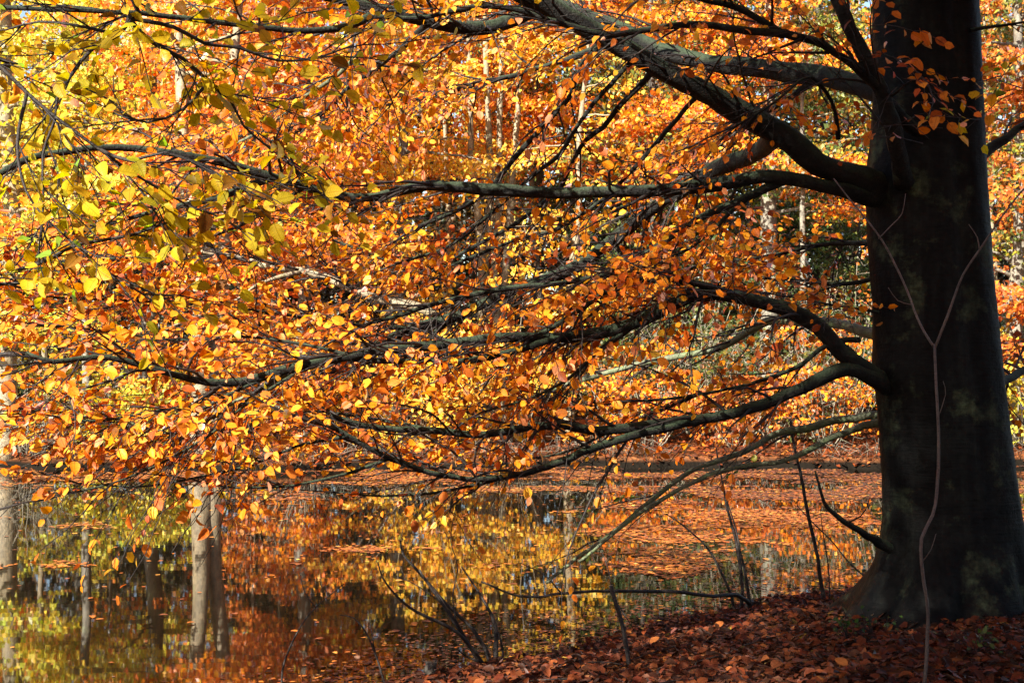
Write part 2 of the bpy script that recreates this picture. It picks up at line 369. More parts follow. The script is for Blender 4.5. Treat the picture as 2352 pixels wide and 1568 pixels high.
THICKET = [(.08, .09, .02, 4), (.045, .06, .02, 3), (.15, .11, .02, 2), (.30, .09, .012, 2.5)]
DUSK = [(.030, .034, .014, 4), (.045, .030, .014, 4), (.02, .03, .012, 3), (.10, .05, .015, 1)]  # shade of the deep wood painted in as near-black leaf colours
DARKGREEN = [(.05, .09, .03, 4), (.08, .12, .03, 3), (.16, .18, .04, 1)]

def leaf_dirs(n, g, tdir, spread=.8, droop=.35, sunbias=.55, upb=.6, rnd=.55):
    a = unit(tdir + g.normal(0, spread * .5, (n, 3)) - droop * UP * g.uniform(.2, 1.5, (n, 1)))
    nr = unit(UP * upb + np.array([SUN[0], SUN[1], .1]) * sunbias + g.normal(0, rnd, (n, 3)))
    return a, nr

class Spray:
    """leafy side shoots: one bough with alternate twigs and alternate leaves, flat as beech shoots are"""
    def __init__(s, seed): s.tw = Tubes(); s.lv = Leaves(); s.g = np.random.default_rng(seed)
    def shoot(s, p0, d, L, r0, pal, lsize=.075, dens=1.0, droop=.12, keep=None, sides=4, ld=.45, sunb=.55):
        g = s.g; n = max(4, int(L / .11)); st = L / n
        pn = unit(UP + g.normal(0, .35, 3)); d = unit(d); pts = [np.array(p0)]; ds = [d]
        for i in range(n):
            d = unit(d + g.normal(0, .13, 3) - UP * droop * .35 * g.uniform(.3, 1.6)); pts.append(pts[-1] + d * st); ds.append(d)
        pts = np.array(pts); rad = np.linspace(r0, .0022, len(pts)); s.tw.add(pts, rad, sides)
        side = 1 if g.random() < .5 else -1
        for i in range(1, n + 1):
            t = i / n; side = -side
            if g.random() > dens * 1.15: continue
            tl = L * .42 * (1.05 - t) * g.uniform(.5, 1.3) + .10
            td = unit(rot_about(ds[i], pn, side * g.uniform(.55, 1.1)) + g.normal(0, .18, 3))
            if i == n: td = ds[i]
            k = max(2, int(tl / .052)); q = np.linspace(0, 1, k + 1)[:, None]
            tp = pts[i] + td * tl * q - UP * (droop * tl * .8) * q ** 2 + np.vstack([np.zeros(3), np.cumsum(g.normal(0, .006, (k, 3)), 0)])
            if keep is not None and not keep(tp[-1]): continue
            s.tw.add(tp[::max(1, k // 3)] if k > 3 else tp, np.linspace(max(.0026, r0 * .35), .0014, len(tp[::max(1, k // 3)] if k > 3 else tp)), 3)
            m = k
            sg = np.where(np.arange(m) % 2 == 0, 1, -1)[:, None]
            lat = np.cross(pn, td)
            base = tp[1:]
            ax, nr = leaf_dirs(m, g, td * .8 + lat * sg * .8, droop=ld + droop, sunbias=sunb)
            ok = g.random(m) < min(1, .55 + .4 * dens)
            if not ok.any(): continue
            s.lv.add(base[ok], ax[ok], nr[ok], lsize * g.uniform(.62, 1.22, ok.sum()), pick_cols(pal, ok.sum(), g))

def proj(p):
    p = np.atleast_2d(p); y = np.maximum(p[:, 1], .2)
    return np.stack([1176 + p[:, 0] / y * F, 784 - (p[:, 2] - CAM_H) / y * F], 1)

def place_leaves(lv, parent, mat, count, seed, near_level=1, name='leaf', foliage='foliage', curl=(.3, 2.0)):
    """the leaves that show largest become parts of their own, the rest one foliage part"""
    p, a, n, s, c = lv.arrays()
    uv = proj(p); face = np.abs((n * unit(p - np.array([0, 0, CAM_H]))).sum(1))
    size = s / np.maximum(p[:, 1], .3) * (.25 + face)
    inside = (uv[:, 0] > 0) & (uv[:, 0] < 2352) & (uv[:, 1] > 0) & (uv[:, 1] < 1568) & (p[:, 1] > .5)
    order = np.argsort(-np.where(inside, size, -1)); big = order[:count]; rest = order[count:]
    g = np.random.default_rng(seed)
    T, Fc = TPL[2]
    if len(big):
        K = 24; order_c = np.argsort(c[big] @ np.array([.3, .9, -.3])); big = big[order_c]
        groups = np.array_split(big, K)
        for gi in groups:
            if not len(gi): continue
            TT = T.copy(); TT[:, 2] *= g.uniform(.5, 2.2); TT[:, 1] *= g.uniform(.88, 1.15)
            TT[:, 1] += .06 * g.normal() * TT[:, 0] ** 2; TT[:, 2] += g.normal() * .06 * TT[:, 0] * TT[:, 1] * 3
            cm = c[gi].mean(0); me = np_mesh(name, TT, Fc, np.tile(cm, (len(T), 1)), T[:, :2] + np.array([0, .5]), smooth=True)
            me.materials.append(mat)
            for i in gi:
                b = np.cross(n[i], a[i]); M = Matrix([[*(np.array([a[i][k], b[k], n[i][k]]) * s[i]), p[i][k]] for k in range(3)] + [[0, 0, 0, 1]])
                o = bpy.data.objects.new(name, me); sc.collection.objects.link(o)
                if parent is not None:
                    o.parent = parent; M = Matrix.Translation(-Vector(parent.location)) @ M
                o.matrix_basis = M
    vis = inside[rest]
    me = leaf_mesh(foliage, (p[rest], a[rest], n[rest], s[rest], c[rest]), near_level, seed, curl)
    me.materials.append(mat)
    if parent is not None: me.transform(Matrix.Translation(-Vector(parent.location)))
    o = bpy.data.objects.new(foliage, me); sc.collection.objects.link(o); o.parent = parent
    tag(o, kind='stuff')
    return o

# ------------------------------------------------------------------ the beech
TRX, TRY = (2150 - 1176) / F * 10.0, 10.0
beech = root('beech_tree', (TRX, TRY, height(TRX, TRY)), 'massive dark beech leaning its long leafy limbs out over the pond', 'tree')
ED = np.array([  # v, left, right edge of the trunk
 (-1500, 2060, 2190), (-900, 2040, 2205), (-400, 2018, 2228), (0, 2008, 2245), (200, 2010, 2253), (330, 2003, 2258), (420, 1990, 2262), (500, 1994, 2266), (600, 2000, 2272), (700, 2007, 2281),
 (800, 2008, 2290), (860, 2006, 2296), (900, 2014, 2301), (1000, 2022, 2312), (1100, 2028, 2325), (1200, 2027, 2338), (1250, 2019, 2346), (1300, 2003, 2357), (1340, 1984, 2368), (1380, 1956, 2382), (1410, 1928, 2398), (1445, 1890, 2420), (1480, 1850, 2440)], float)
vv = np.concatenate([np.linspace(-1500, -60, 24), np.linspace(0, 1480, 190)])
le = np.interp(vv, ED[:, 0], ED[:, 1]); re = np.interp(vv, ED[:, 0], ED[:, 2])
k = np.array([1, 2, 3, 2, 1]) / 9.
le = np.convolve(np.pad(le, 2, 'edge'), k, 'valid'); re = np.convolve(np.pad(re, 2, 'edge'), k, 'valid')
NS = 128; th = np.arange(NS) * 2 * math.pi / NS
rows = []
for v, l, r in zip(vv, le, re):
    z = CAM_H + (784 - v) / F * 10.0; cx = ((l + r) / 2 - 1176) / F * 10.0; R = (r - l) / 2 / F * 10.0
    base = np.clip((1420 - v) / 260, 0, 1) if v < 1420 else 0
    fl = (1 - base) ** 1.5
    prof = 1 + .022 * np.cos(3 * th + .8 + z * .35) + .014 * np.cos(5 * th + 2 + z * .6)
    # seam where two stems have grown together (front, right of the middle) and a second one behind
    d1 = np.angle(np.exp(1j * (th - (-math.pi / 2 + .34)))); prof -= .085 * np.exp(-(d1 / .16) ** 2) * np.clip((1000 - v) / 500, 0.12, 1)
    d2 = np.angle(np.exp(1j * (th - (math.pi / 2 + .2)))); prof -= .07 * np.exp(-(d2 / .2) ** 2)
    # buttress roots at the foot
    lob = sum(aq * np.exp(-(np.angle(np.exp(1j * (th - tq))) / wq) ** 2) for tq, aq, wq in ((-2.05, .30, .28), (-1.2, .16, .34), (-2.75, .08, .3), (-.35, .18, .3), (1.2, .3, .4), (2.3, .25, .35)))
    prof += fl * (lob - .05) * 1.0
    prof -= fl * sum(aq * np.exp(-(np.angle(np.exp(1j * (th - tq))) / wq) ** 2) for tq, aq, wq in ((-1.66, .13, .10), (-.8, .10, .12), (-2.45, .10, .12)))
    # old branch scars and swellings
    for tq, vq, hq, wq, aq in ((-1.95, 560, 26, .13, .030), (-1.2, 330, 30, .16, .035), (-2.3, 235, 22, .14, .03), (-1.75, 960, 14, .10, .022), (-1.35, 1120, 12, .12, .018), (-2.2, 420, 60, .5, .05), (-2.6, 870, 55, .45, .05), (-1.0, 640, 20, .12, .025), (-2.15, 1010, 10, .07, .02), (-1.55, 90, 30, .15, .03)):
        e = ((v - vq) / hq) ** 2 + (np.angle(np.exp(1j * (th - tq))) / wq) ** 2
        prof += aq * np.exp(-e) - (.7 * aq * np.exp(-e * 9) if wq < .2 else 0)
    # small ripples and knobbly patch low on the left
    prof += .004 * np.sin(th * 17 + z * 9) + .003 * np.sin(z * 41 + 3 * np.sin(th * 2))
    kn = np.exp(-((v - 1345) / 35) ** 2) * np.exp(-(np.angle(np.exp(1j * (th + 2.0))) / .5) ** 2); prof += kn * .03 * np.sin(th * 38) * np.sin(v * .35)
    rows.append(np.stack([cx + R * prof * np.cos(th), TRY + R * .96 * prof * np.sin(th), np.full(NS, z)], 1))
V = np.concatenate(rows); n = len(rows)
i = np.arange(n - 1)[:, None] * NS; j = np.arange(NS)[None]; j2 = (j + 1) % NS
me = np_mesh('trunk', V - np.array(beech.location), np.stack([i + j, i + NS + j, i + NS + j2, i + j2], -1).reshape(-1, 4), smooth=True); me.materials.append(M_BARK)
o = bpy.data.objects.new('trunk', me); sc.collection.objects.link(o); o.parent = beech

# limbs: (name, bark, width start px, width end px, leafiness, [(u, v, depth)...])
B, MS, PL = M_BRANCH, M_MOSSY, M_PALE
LIMBS = [
 ('limb', B, 68, 42, .5, [(2060, 455, 10), (1985, 410, 9.75), (1880, 378, 9.6), (1750, 290, 9.4), (1600, 205, 9.2), (1480, 140, 9.0), (1380, 80, 8.9), (1270, 25, 8.8), (1150, -40, 8.6)]),
 ('limb', B, 56, 34, .5, [(2060, 225, 10.2), (1990, 200, 10.4), (1880, 176, 10.8), (1700, 150, 11.2), (1560, 128, 11.5), (1450, 85, 11.8), (1340, 30, 12), (1200, -20, 12.2)]),
 ('limb', B, 30, 12, .8, [(2110, 300, 9.65), (2050, 245, 9.3), (2000, 185, 9.1), (1900, 112, 8.9), (1800, 80, 8.8), (1720, 30, 8.7), (1640, 5, 8.6), (1540, -20, 8.5)]),
 ('branch', B, 20, 11, .9, [(1800, 80, 8.8), (1700, 66, 8.7), (1600, 60, 8.6), (1480, 72, 8.5), (1390, 80, 8.4), (1290, 52, 8.3), (1180, 18, 8.2), (1080, 20, 8.1), (960, 40, 8), (850, 38, 7.9)]),
 ('limb', B, 40, 32, .3, [(2075, 420, 9.6), (2055, 330, 9.35), (2030, 225, 9.2), (1985, 130, 9.1), (1945, 55, 9), (1905, -30, 8.9), (1860, -160, 8.8)]),
 ('limb', B, 36, 26, .8, [(1250, 10, 8.8), (1160, 52, 8.7), (1090, 62, 8.6), (985, 50, 8.5), (900, 26, 8.4), (800, 4, 8.3), (700, -20, 8.2)]),
 ('limb', B, 41, 14, .75, [(2060, 470, 10), (1985, 448, 9.75), (1900, 430, 9.6), (1820, 415, 9.5), (1740, 411, 9.4), (1600, 430, 9.3), (1450, 437, 9.2), (1300, 439, 9.1), (1150, 437, 9), (1060, 430, 8.9), (980, 427, 8.85), (920, 440, 8.8), (860, 457, 8.75), (780, 450, 8.7), (700, 430, 8.6), (620, 408, 8.5), (540, 385, 8.4), (450, 362, 8.3), (350, 345, 8.2), (240, 340, 8.1), (150, 350, 8), (60, 365, 7.9), (-20, 410, 7.8)]),
 ('limb', B, 48, 18, .9, [(1790, 305, 9.6), (1740, 345, 10.2), (1640, 395, 10.7), (1500, 475, 11), (1400, 560, 11.2), (1300, 625, 11.2), (1180, 665, 11.1), (1040, 730, 11), (950, 755, 10.9), (860, 795, 10.8), (790, 832, 10.6)]),
 ('branch', B, 20, 9, 1, [(1790, 415, 9.5), (1740, 440, 9.4), (1571, 524, 9.2), (1480, 585, 9.1), (1350, 640, 9), (1165, 664, 8.9), (1020, 690, 8.8), (930, 720, 8.7), (850, 742, 8.6)]),
 ('limb', B, 47, 18, .85, [(2070, 900, 10), (1990, 856, 9.7), (1930, 802, 9.55), (1880, 752, 9.5), (1800, 708, 9.4), (1700, 682, 9.3), (1620, 672, 9.2), (1540, 700, 9.1), (1450, 745, 9), (1350, 768, 8.9), (1250, 778, 8.8), (1160, 778, 8.7), (1060, 785, 8.6), (980, 795, 8.5), (880, 804, 8.4), (760, 826, 8.3), (690, 840, 8.2)]),
 ('branch', B, 25, 11, .9, [(700, 838, 8.2), (640, 850, 8.15), (560, 870, 8.1), (480, 873, 8), (400, 860, 7.9), (320, 840, 7.8), (250, 822, 7.7), (180, 820, 7.6), (120, 826, 7.5), (60, 812, 7.5)]),
 ('branch', B, 18, 12, .8, [(1300, 772, 8.8), (1220, 795, 8.7), (1150, 812, 8.65), (1060, 828, 8.6), (950, 828, 8.5), (850, 830, 8.4), (760, 822, 8.35)]),
 ('branch', B, 22, 10, .9, [(1700, 682, 9.3), (1640, 662, 9.2), (1570, 648, 9.1), (1450, 640, 9), (1380, 672, 8.9), (1290, 740, 8.8), (1220, 780, 8.75)]),
 ('limb', B, 40, 13, .6, [(2060, 900, 10), (1985, 862, 9.6), (1930, 848, 9.5), (1890, 865, 9.4), (1840, 890, 9.3), (1750, 930, 9.2), (1650, 955, 9.1), (1550, 968, 9), (1450, 983, 8.9), (1370, 990, 8.85), (1300, 976, 8.8), (1220, 980, 8.7), (1150, 995, 8.6), (1090, 1000, 8.5), (1000, 990, 8.4), (900, 986, 8.3), (830, 976, 8.2), (760, 955, 8.1)]),
 ('branch', B, 23, 10, .8, [(1640, 957, 9.1), (1540, 985, 8.9), (1450, 1003, 8.8), (1380, 1022, 8.7), (1310, 1052, 8.6), (1230, 1083, 8.5), (1150, 1098, 8.4), (1070, 1097, 8.3), (980, 1080, 8.2), (900, 1050, 8.1), (850, 1028, 8), (800, 1000, 7.95), (750, 975, 7.9)]),
 ('branch', MS, 25, 8, .25, [(2060, 950, 10.4), (2015, 955, 10.5), (1930, 964, 10.6), (1850, 980, 10.6), (1780, 990, 10.6), (1720, 1030, 10.5), (1650, 1060, 10.4), (1580, 1085, 10.3), (1500, 1140, 10.2), (1420, 1210, 10), (1340, 1270, 9.8), (1255, 1338, 9.6)]),
 ('branch', MS, 20, 7, .3, [(2040, 965, 10.3), (1985, 976, 10.3), (1920, 1000, 10.2), (1850, 1036, 10.1), (1780, 1062, 10.05), (1650, 1082, 10), (1560, 1120, 9.95), (1480, 1172, 9.9), (1400, 1232, 9.8), (1330, 1290, 9.7)]),
 ('branch', B, 28, 4, .35, [(2060, 1265, 9.9), (2015, 1243, 9.7), (1970, 1215, 9.5), (1920, 1180, 9.3), (1893, 1150, 9.2), (1880, 1110, 9.1), (1872, 1080, 9.1)]),
 ('branch', B, 9, 5, 1, [(700, 842, 8.2), (570, 886, 8.1), (500, 920, 8), (450, 945, 7.9), (380, 940, 7.8), (300, 955, 7.7), (200, 965, 7.6), (60, 940, 7.5)]),
 ('branch', MS, 10, 5, .9, [(690, 842, 8.2), (610, 890, 8.2), (540, 920, 8.2), (480, 960, 8.2), (420, 995, 8.2), (350, 985, 8.2), (250, 960, 8.2), (130, 955, 8.2)]),
 ('branch', B, 8, 4, 1.1, [(700, 845, 8.2), (560, 930, 8), (480, 1000, 7.8), (380, 1060, 7.7), (260, 1110, 7.6), (150, 1135, 7.6)]),
 ('branch', B, 10, 4, 1.1, [(800, 1000, 7.95), (700, 1020, 8), (600, 1060, 8.1), (480, 1090, 8.2), (330, 1115, 8.3), (180, 1110, 8.3)]),
 ('branch', B, 9, 4, 1.1, [(900, 1050, 8.1), (780, 1092, 8), (650, 1118, 7.9), (540, 1120, 7.8)]),
 ('branch', B, 10, 4, 1.0, [(1150, 1098, 8.4), (1000, 1130, 8.5), (880, 1140, 8.5), (780, 1130, 8.5)]),
 ('branch', B, 10, 4, 1, [(1000, 990, 8.4), (900, 970, 8.6), (780, 950, 8.8), (650, 945, 9), (520, 950, 9.2), (380, 1010, 9.3)]),
 ('branch', PL, 24, 11, .8, [(1000, 725, 11), (900, 692, 11.2), (830, 672, 11.3), (760, 646, 11.4), (690, 626, 11.5), (620, 611, 11.6), (540, 590, 11.7), (450, 570, 11.8), (390, 556, 11.9)]),  # this bough and its fork: sunlight painted in as paler bark
 ('branch', PL, 10, 5, .9, [(690, 626, 11.5), (600, 648, 11.4), (540, 690, 11.3), (470, 720, 11.2), (380, 756, 11.1)]),
 ('branch', B, 12, 4, 1.1, [(950, 755, 10.9), (800, 742, 10.3), (650, 722, 9.8), (480, 700, 9.4), (300, 690, 9), (120, 682, 8.8), (10, 664, 8.6)]),
 ('branch', B, 10, 4, 1.1, [(850, 830, 8.4), (700, 792, 8.5), (550, 772, 8.6), (400, 780, 8.7), (250, 762, 8.8), (90, 745, 8.9)]),
 ('branch', B, 20, 7, .9, [(620, 408, 8.5), (500, 455, 8.6), (400, 472, 8.6), (300, 500, 8.6), (200, 530, 8.6), (80, 538, 8.6)]),
 ('branch', B, 10, 4, 1.1, [(700, 430, 8.6), (590, 500, 8.9), (450, 556, 9.2), (300, 590, 9.4), (120, 602, 9.5)]),
 ('branch', MS, 15, 5, 1, [(880, 40, 8.4), (850, 100, 8.5), (780, 168, 8.7), (700, 222, 8.9), (640, 275, 9), (540, 330, 9.1), (430, 372, 9.2)]),
 ('branch', B, 18, 10, 1, [(850, 38, 7.9), (720, 72, 7.7), (560, 60, 7.5), (400, 38, 7.3), (230, 26, 7.1), (80, 20, 7), (-20, 14, 7)]),
 ('branch', B, 10, 4, .8, [(2030, 722, 9.9), (1980, 712, 9.9), (1920, 702, 9.8), (1860, 688, 9.7), (1780, 676, 9.6)]),
 ('branch', B, 15, 6, .9, [(1975, 780, 9.55), (1900, 792, 9.5), (1830, 845, 9.4), (1720, 882, 9.3), (1600, 906, 9.2), (1480, 920, 9.1)]),
 ('branch', MS, 32, 10, .5, [(2050, 770, 10.5), (1990, 765, 11), (1900, 742, 11.5), (1780, 736, 12), (1720, 760, 12.2), (1640, 800, 12.4), (1500, 830, 12.6), (1350, 868, 12.8), (1250, 900, 13)]),
 ('branch', B, 11, 5, .9, [(1450, 752, 9), (1380, 800, 8.9), (1305, 870, 8.8), (1218, 914, 8.7), (1110, 945, 8.6)]),
 ('branch', B, 12, 4, .8, [(1600, 906, 9.2), (1500, 950, 9.5), (1380, 1000, 9.8), (1290, 1040, 10), (1180, 1060, 10.1)]),
 # shoots falling away beneath the big limb
 ('branch', B, 18, 9, .75, [(1385, 90, 8.9), (1366, 116, 8.9), (1319, 175, 8.9), (1312, 215, 9), (1258, 275, 9.1), (1191, 356, 9.2), (1130, 430, 9.3), (1060, 480, 9.4), (960, 520, 9.5)]),
 ('branch', B, 15, 7, .75, [(1450, 140, 9), (1440, 155, 9), (1386, 215, 9.1), (1332, 282, 9.2), (1285, 356, 9.3), (1238, 390, 9.4), (1150, 470, 9.5), (1040, 560, 9.6), (930, 600, 9.7)]),
 ('branch', B, 16, 8, .8, [(1500, 160, 9.05), (1483, 181, 9.1), (1419, 249, 9.2), (1386, 292, 9.3), (1345, 322, 9.4), (1290, 420, 9.6), (1260, 455, 9.8), (1171, 521, 10), (1080, 570, 10.2), (940, 640, 10.4)]),
 ('branch', B, 14, 7, .8, [(1610, 215, 9.25), (1571, 255, 9.3), (1510, 322, 9.5), (1453, 390, 9.7), (1392, 453, 9.9), (1278, 524, 10), (1160, 560, 10.1), (1010, 620, 10.2)]),
 ('branch', B, 12, 6, .8, [(1800, 420, 9.5), (1700, 470, 9.4), (1600, 560, 9.2), (1520, 600, 9.1)]),
 ('branch', B, 12, 5, .9, [(1925, 320, 9.6), (1916, 250, 9.5), (1880, 190, 9.3), (1845, 180, 9.2), (1770, 240, 9.0), (1690, 290, 8.9)]),
 # behind, filling the crown
 ('branch', B, 18, 6, 1, [(1450, 85, 11.8), (1300, 140, 12), (1150, 180, 12.2), (1000, 220, 12.4), (840, 250, 12.6), (660, 300, 12.8), (500, 320, 13)]),
 ('branch', B, 18, 6, 1, [(985, 50, 8.5), (900, 130, 9.2), (800, 200, 9.8), (700, 290, 10.3), (560, 350, 10.8), (400, 420, 11)]),
 ('branch', B, 14, 5, 1, [(1180, 665, 11.1), (1060, 640, 11.4), (900, 600, 11.7), (740, 540, 12), (560, 480, 12.2)]),
 ('branch', B, 14, 5, 1, [(1040, 730, 11), (900, 850, 10.8), (780, 890, 10.6), (640, 900, 10.4), (480, 910, 10.2)]),
 ('branch', B, 20, 8, .9, [(1880, 176, 10.8), (1800, 230, 11), (1700, 290, 11.2), (1600, 350, 11.4), (1480, 400, 11.6)]),
 ('branch', B, 16, 6, 1, [(2020, 560, 10.2), (1950, 560, 10.5), (1860, 570, 10.8), (1760, 590, 11), (1650, 600, 11.2)]),
 ('branch', B, 14, 5, 1, [(2020, 640, 10.2), (1930, 650, 10.4), (1850, 645, 10.6), (1750, 640, 10.8)]),
 # limbs on the far side of the trunk, seen past its edge
 ('limb', B, 30, 14, .7, [(2230, 385, 10.2), (2262, 352, 10.3), (2310, 318, 10.4), (2360, 285, 10.5), (2480, 230, 10.7), (2650, 190, 11)]),
 ('limb', B, 26, 14, .6, [(2260, 905, 10.4), (2300, 882, 10.8), (2352, 852, 11.2), (2450, 800, 11.6), (2600, 770, 12)]),
 ('branch', B, 10, 5, .8, [(2230, 70, 9.7), (2290, 62, 9.6), (2350, 52, 9.5), (2450, 40, 9.4)]),
]
spray = Spray(21)
g = np.random.default_rng(5)
def keep_window(p):                        # the open gap in the crown around the far stems, and the thin side by the trunk
    u, v = proj(p)[0]
    if 1055 < u < 1240 and 270 < v < 640: return g.random() < .22
    if 1240 <= u < 1420 and 300 < v < 560: return g.random() < .5
    if 1430 < u < 1760 and 745 < v < 1000: return g.random() < .85
    if v > 1095 + 35 * math.sin(u * .013) and u < 1300: return g.random() < .15
    if u > 1250 and v > 1010: return g.random() < .25
    return True
LIMB_PATHS = []
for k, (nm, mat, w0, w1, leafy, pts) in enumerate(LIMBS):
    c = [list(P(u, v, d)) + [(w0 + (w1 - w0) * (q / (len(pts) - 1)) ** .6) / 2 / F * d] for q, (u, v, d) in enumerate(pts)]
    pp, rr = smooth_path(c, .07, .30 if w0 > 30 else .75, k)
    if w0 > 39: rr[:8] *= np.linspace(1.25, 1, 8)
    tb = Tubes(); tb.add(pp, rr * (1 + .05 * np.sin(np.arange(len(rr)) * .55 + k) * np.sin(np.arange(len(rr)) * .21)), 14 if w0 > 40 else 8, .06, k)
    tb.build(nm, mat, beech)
    # leafy side shoots
    ln = np.concatenate([[0], np.cumsum(np.linalg.norm(np.diff(pp, axis=0), axis=1))]); tot = ln[-1]
    s0 = (.35 if w0 > 60 else .22) * tot; pos = s0
    while pos < tot:
        i = min(np.searchsorted(ln, pos), len(pp) - 2); t = pos / tot
        tg = unit(pp[i + 1] - pp[i]); sd = 1 if g.random() < .5 else -1
        d = rot_about(tg, UP, sd * g.uniform(.35, 1.15)) + np.array([0, 0, g.normal(.05, .32)])
        L = g.uniform(.45, 1.15) * (1.15 - .45 * t)
        hu, hv = proj(pp[i])[0]
        pal = ORANGE if hu > 1300 or g.random() < .88 else GOLD
        if hu > 1750: pal = RUST if g.random() < .55 else ORANGE
        if mat is M_MOSSY and leafy < .4: pal = OLIVE
        if keep_window(pp[i]) and not (hu < 480 and hv < 430 and g.random() < .6):
            spray.shoot(pp[i], d, L, max(.004, min(.012, rr[i] * .45)), pal, .067, min(1, .55 + .5 * leafy), .14, keep_window)
        pos += .064 / max(leafy, .2) * g.uniform(.6, 1.4)
    LIMB_PATHS.append((pp, rr))
    if leafy >= .7:                        # the limb runs out in a leafy tip
        spray.shoot(pp[-1], unit(pp[-1] - pp[-3]), .7, rr[-1], ORANGE, .067, 1, .12, keep_window)
# a few gold leaves hanging in front of the trunk
for (u, v, d, du, dv) in ((2300, 175, 9.0, -60, 25), (2330, 215, 9.0, -80, 20), (2250, 275, 8.9, -60, -10), (2340, 130, 9.1, -40, -10), (2100, 268, 9.0, -40, 15), (2050, 130, 8.9, 40, 10), (2020, 120, 9.0, 50, 20), (2030, 290, 9.0, 60, 5), (2000, 60, 8.9, 50, -10), (2120, 330, 9.0, -50, -20), (2060, 200, 8.9, -30, 30)):
    a = P(u, v, d); b = P(u + du, v + dv, d - .1)
    spray.shoot(a, b - a, .38, .004, GREENGOLD if u > 2200 else RUST, .085, .8, .2)
# upper crown above the picture
gu = np.random.default_rng(77); crown_b = Tubes(); upper = Leaves()
for k in range(26):
    z0 = gu.uniform(5.4, 10.5); az = gu.uniform(0, 2 * math.pi); ln = gu.uniform(2.2, 4.6) * (1.15 - (z0 - 5) / 12)
    if k < 10: az = math.atan2(SUN[1], SUN[0]) + gu.normal(0, .45); z0 = gu.uniform(5.2, 7.5); ln = gu.uniform(1.6, 3.0)
    if k >= 10 and math.cos(az) < -.35: az += math.pi
    d = np.array([math.cos(az), math.sin(az), gu.uniform(.15, .5)])
    q = np.linspace(0, 1, 9)[:, None]; pts = np.array([TRX, TRY, z0]) + d * ln * q - UP * .25 * ln * q ** 2 + np.cumsum(gu.normal(0, .05, (9, 3)), 0)
    crown_b.add(pts, np.linspace(.07, .012, 9), 6)
    for t in np.arange(.25, 1.02, .07):
        c = pts[0] + (pts[-1] - pts[0]) * t + gu.normal(0, .25, 3); m = 60
        r = .75 * np.sqrt(gu.random(m)); a = gu.uniform(0, 6.3, m)
        pos = c + np.stack([r * np.cos(a), r * np.sin(a), gu.normal(0, .14, m) - .1 * r], 1)
        ax, nr = leaf_dirs(m, gu, np.zeros(3) + .01, spread=2)
        upper.add(pos, ax, nr, .11 * gu.uniform(.7, 1.2, m), pick_cols(ORANGE, m, gu))
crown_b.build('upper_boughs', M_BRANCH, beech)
p, a, n, s, c = upper.arrays()
ok = (784 - (p[:, 2] - CAM_H) / p[:, 1] * F < -30) | (p[:, 1] > 10.6)
me = leaf_mesh('upper_crown', (p[ok], a[ok], n[ok], s[ok], c[ok]), 0, 4); me.materials.append(M_LEAF_FAR); me.transform(Matrix.Translation(-Vector(beech.location)))
o = bpy.data.objects.new('upper_crown', me); sc.collection.objects.link(o); o.parent = beech; tag(o, kind='stuff')
tag(spray.tw.build('twigs', M_TWIG, beech), kind='stuff')
def thin_along_limbs(lv, limbs, keep, pad=20):
    p, a, n, s, c = lv.arrays(); uv = proj(p); drop = np.zeros(len(p), bool); gg = np.random.default_rng(2)
    for k in limbs:
        pp, rr = LIMB_PATHS[k]; q = proj(pp[::2]); dd = pp[::2, 1]; wd = rr[::2] / dd * F
        for i in range(len(q)):
            m = (np.abs(uv[:, 0] - q[i, 0]) < 40) & (np.abs(uv[:, 1] - q[i, 1]) < wd[i] + pad) & (p[:, 1] < dd[i] + .1); drop |= m
    ok = ~drop | (gg.random(len(p)) < keep)
    r = Leaves(); r.add(p[ok], a[ok], n[ok], s[ok], c[ok]); return r
spray.lv = thin_along_limbs(spray.lv, [k for k, q in enumerate(LIMBS) if q[2] >= 23 and q[5][0][0] > 600], .18)
place_leaves(spray.lv, beech, M_LEAF, 300, 3)
print('beech leaves', sum(len(x) for x in spray.lv.s))

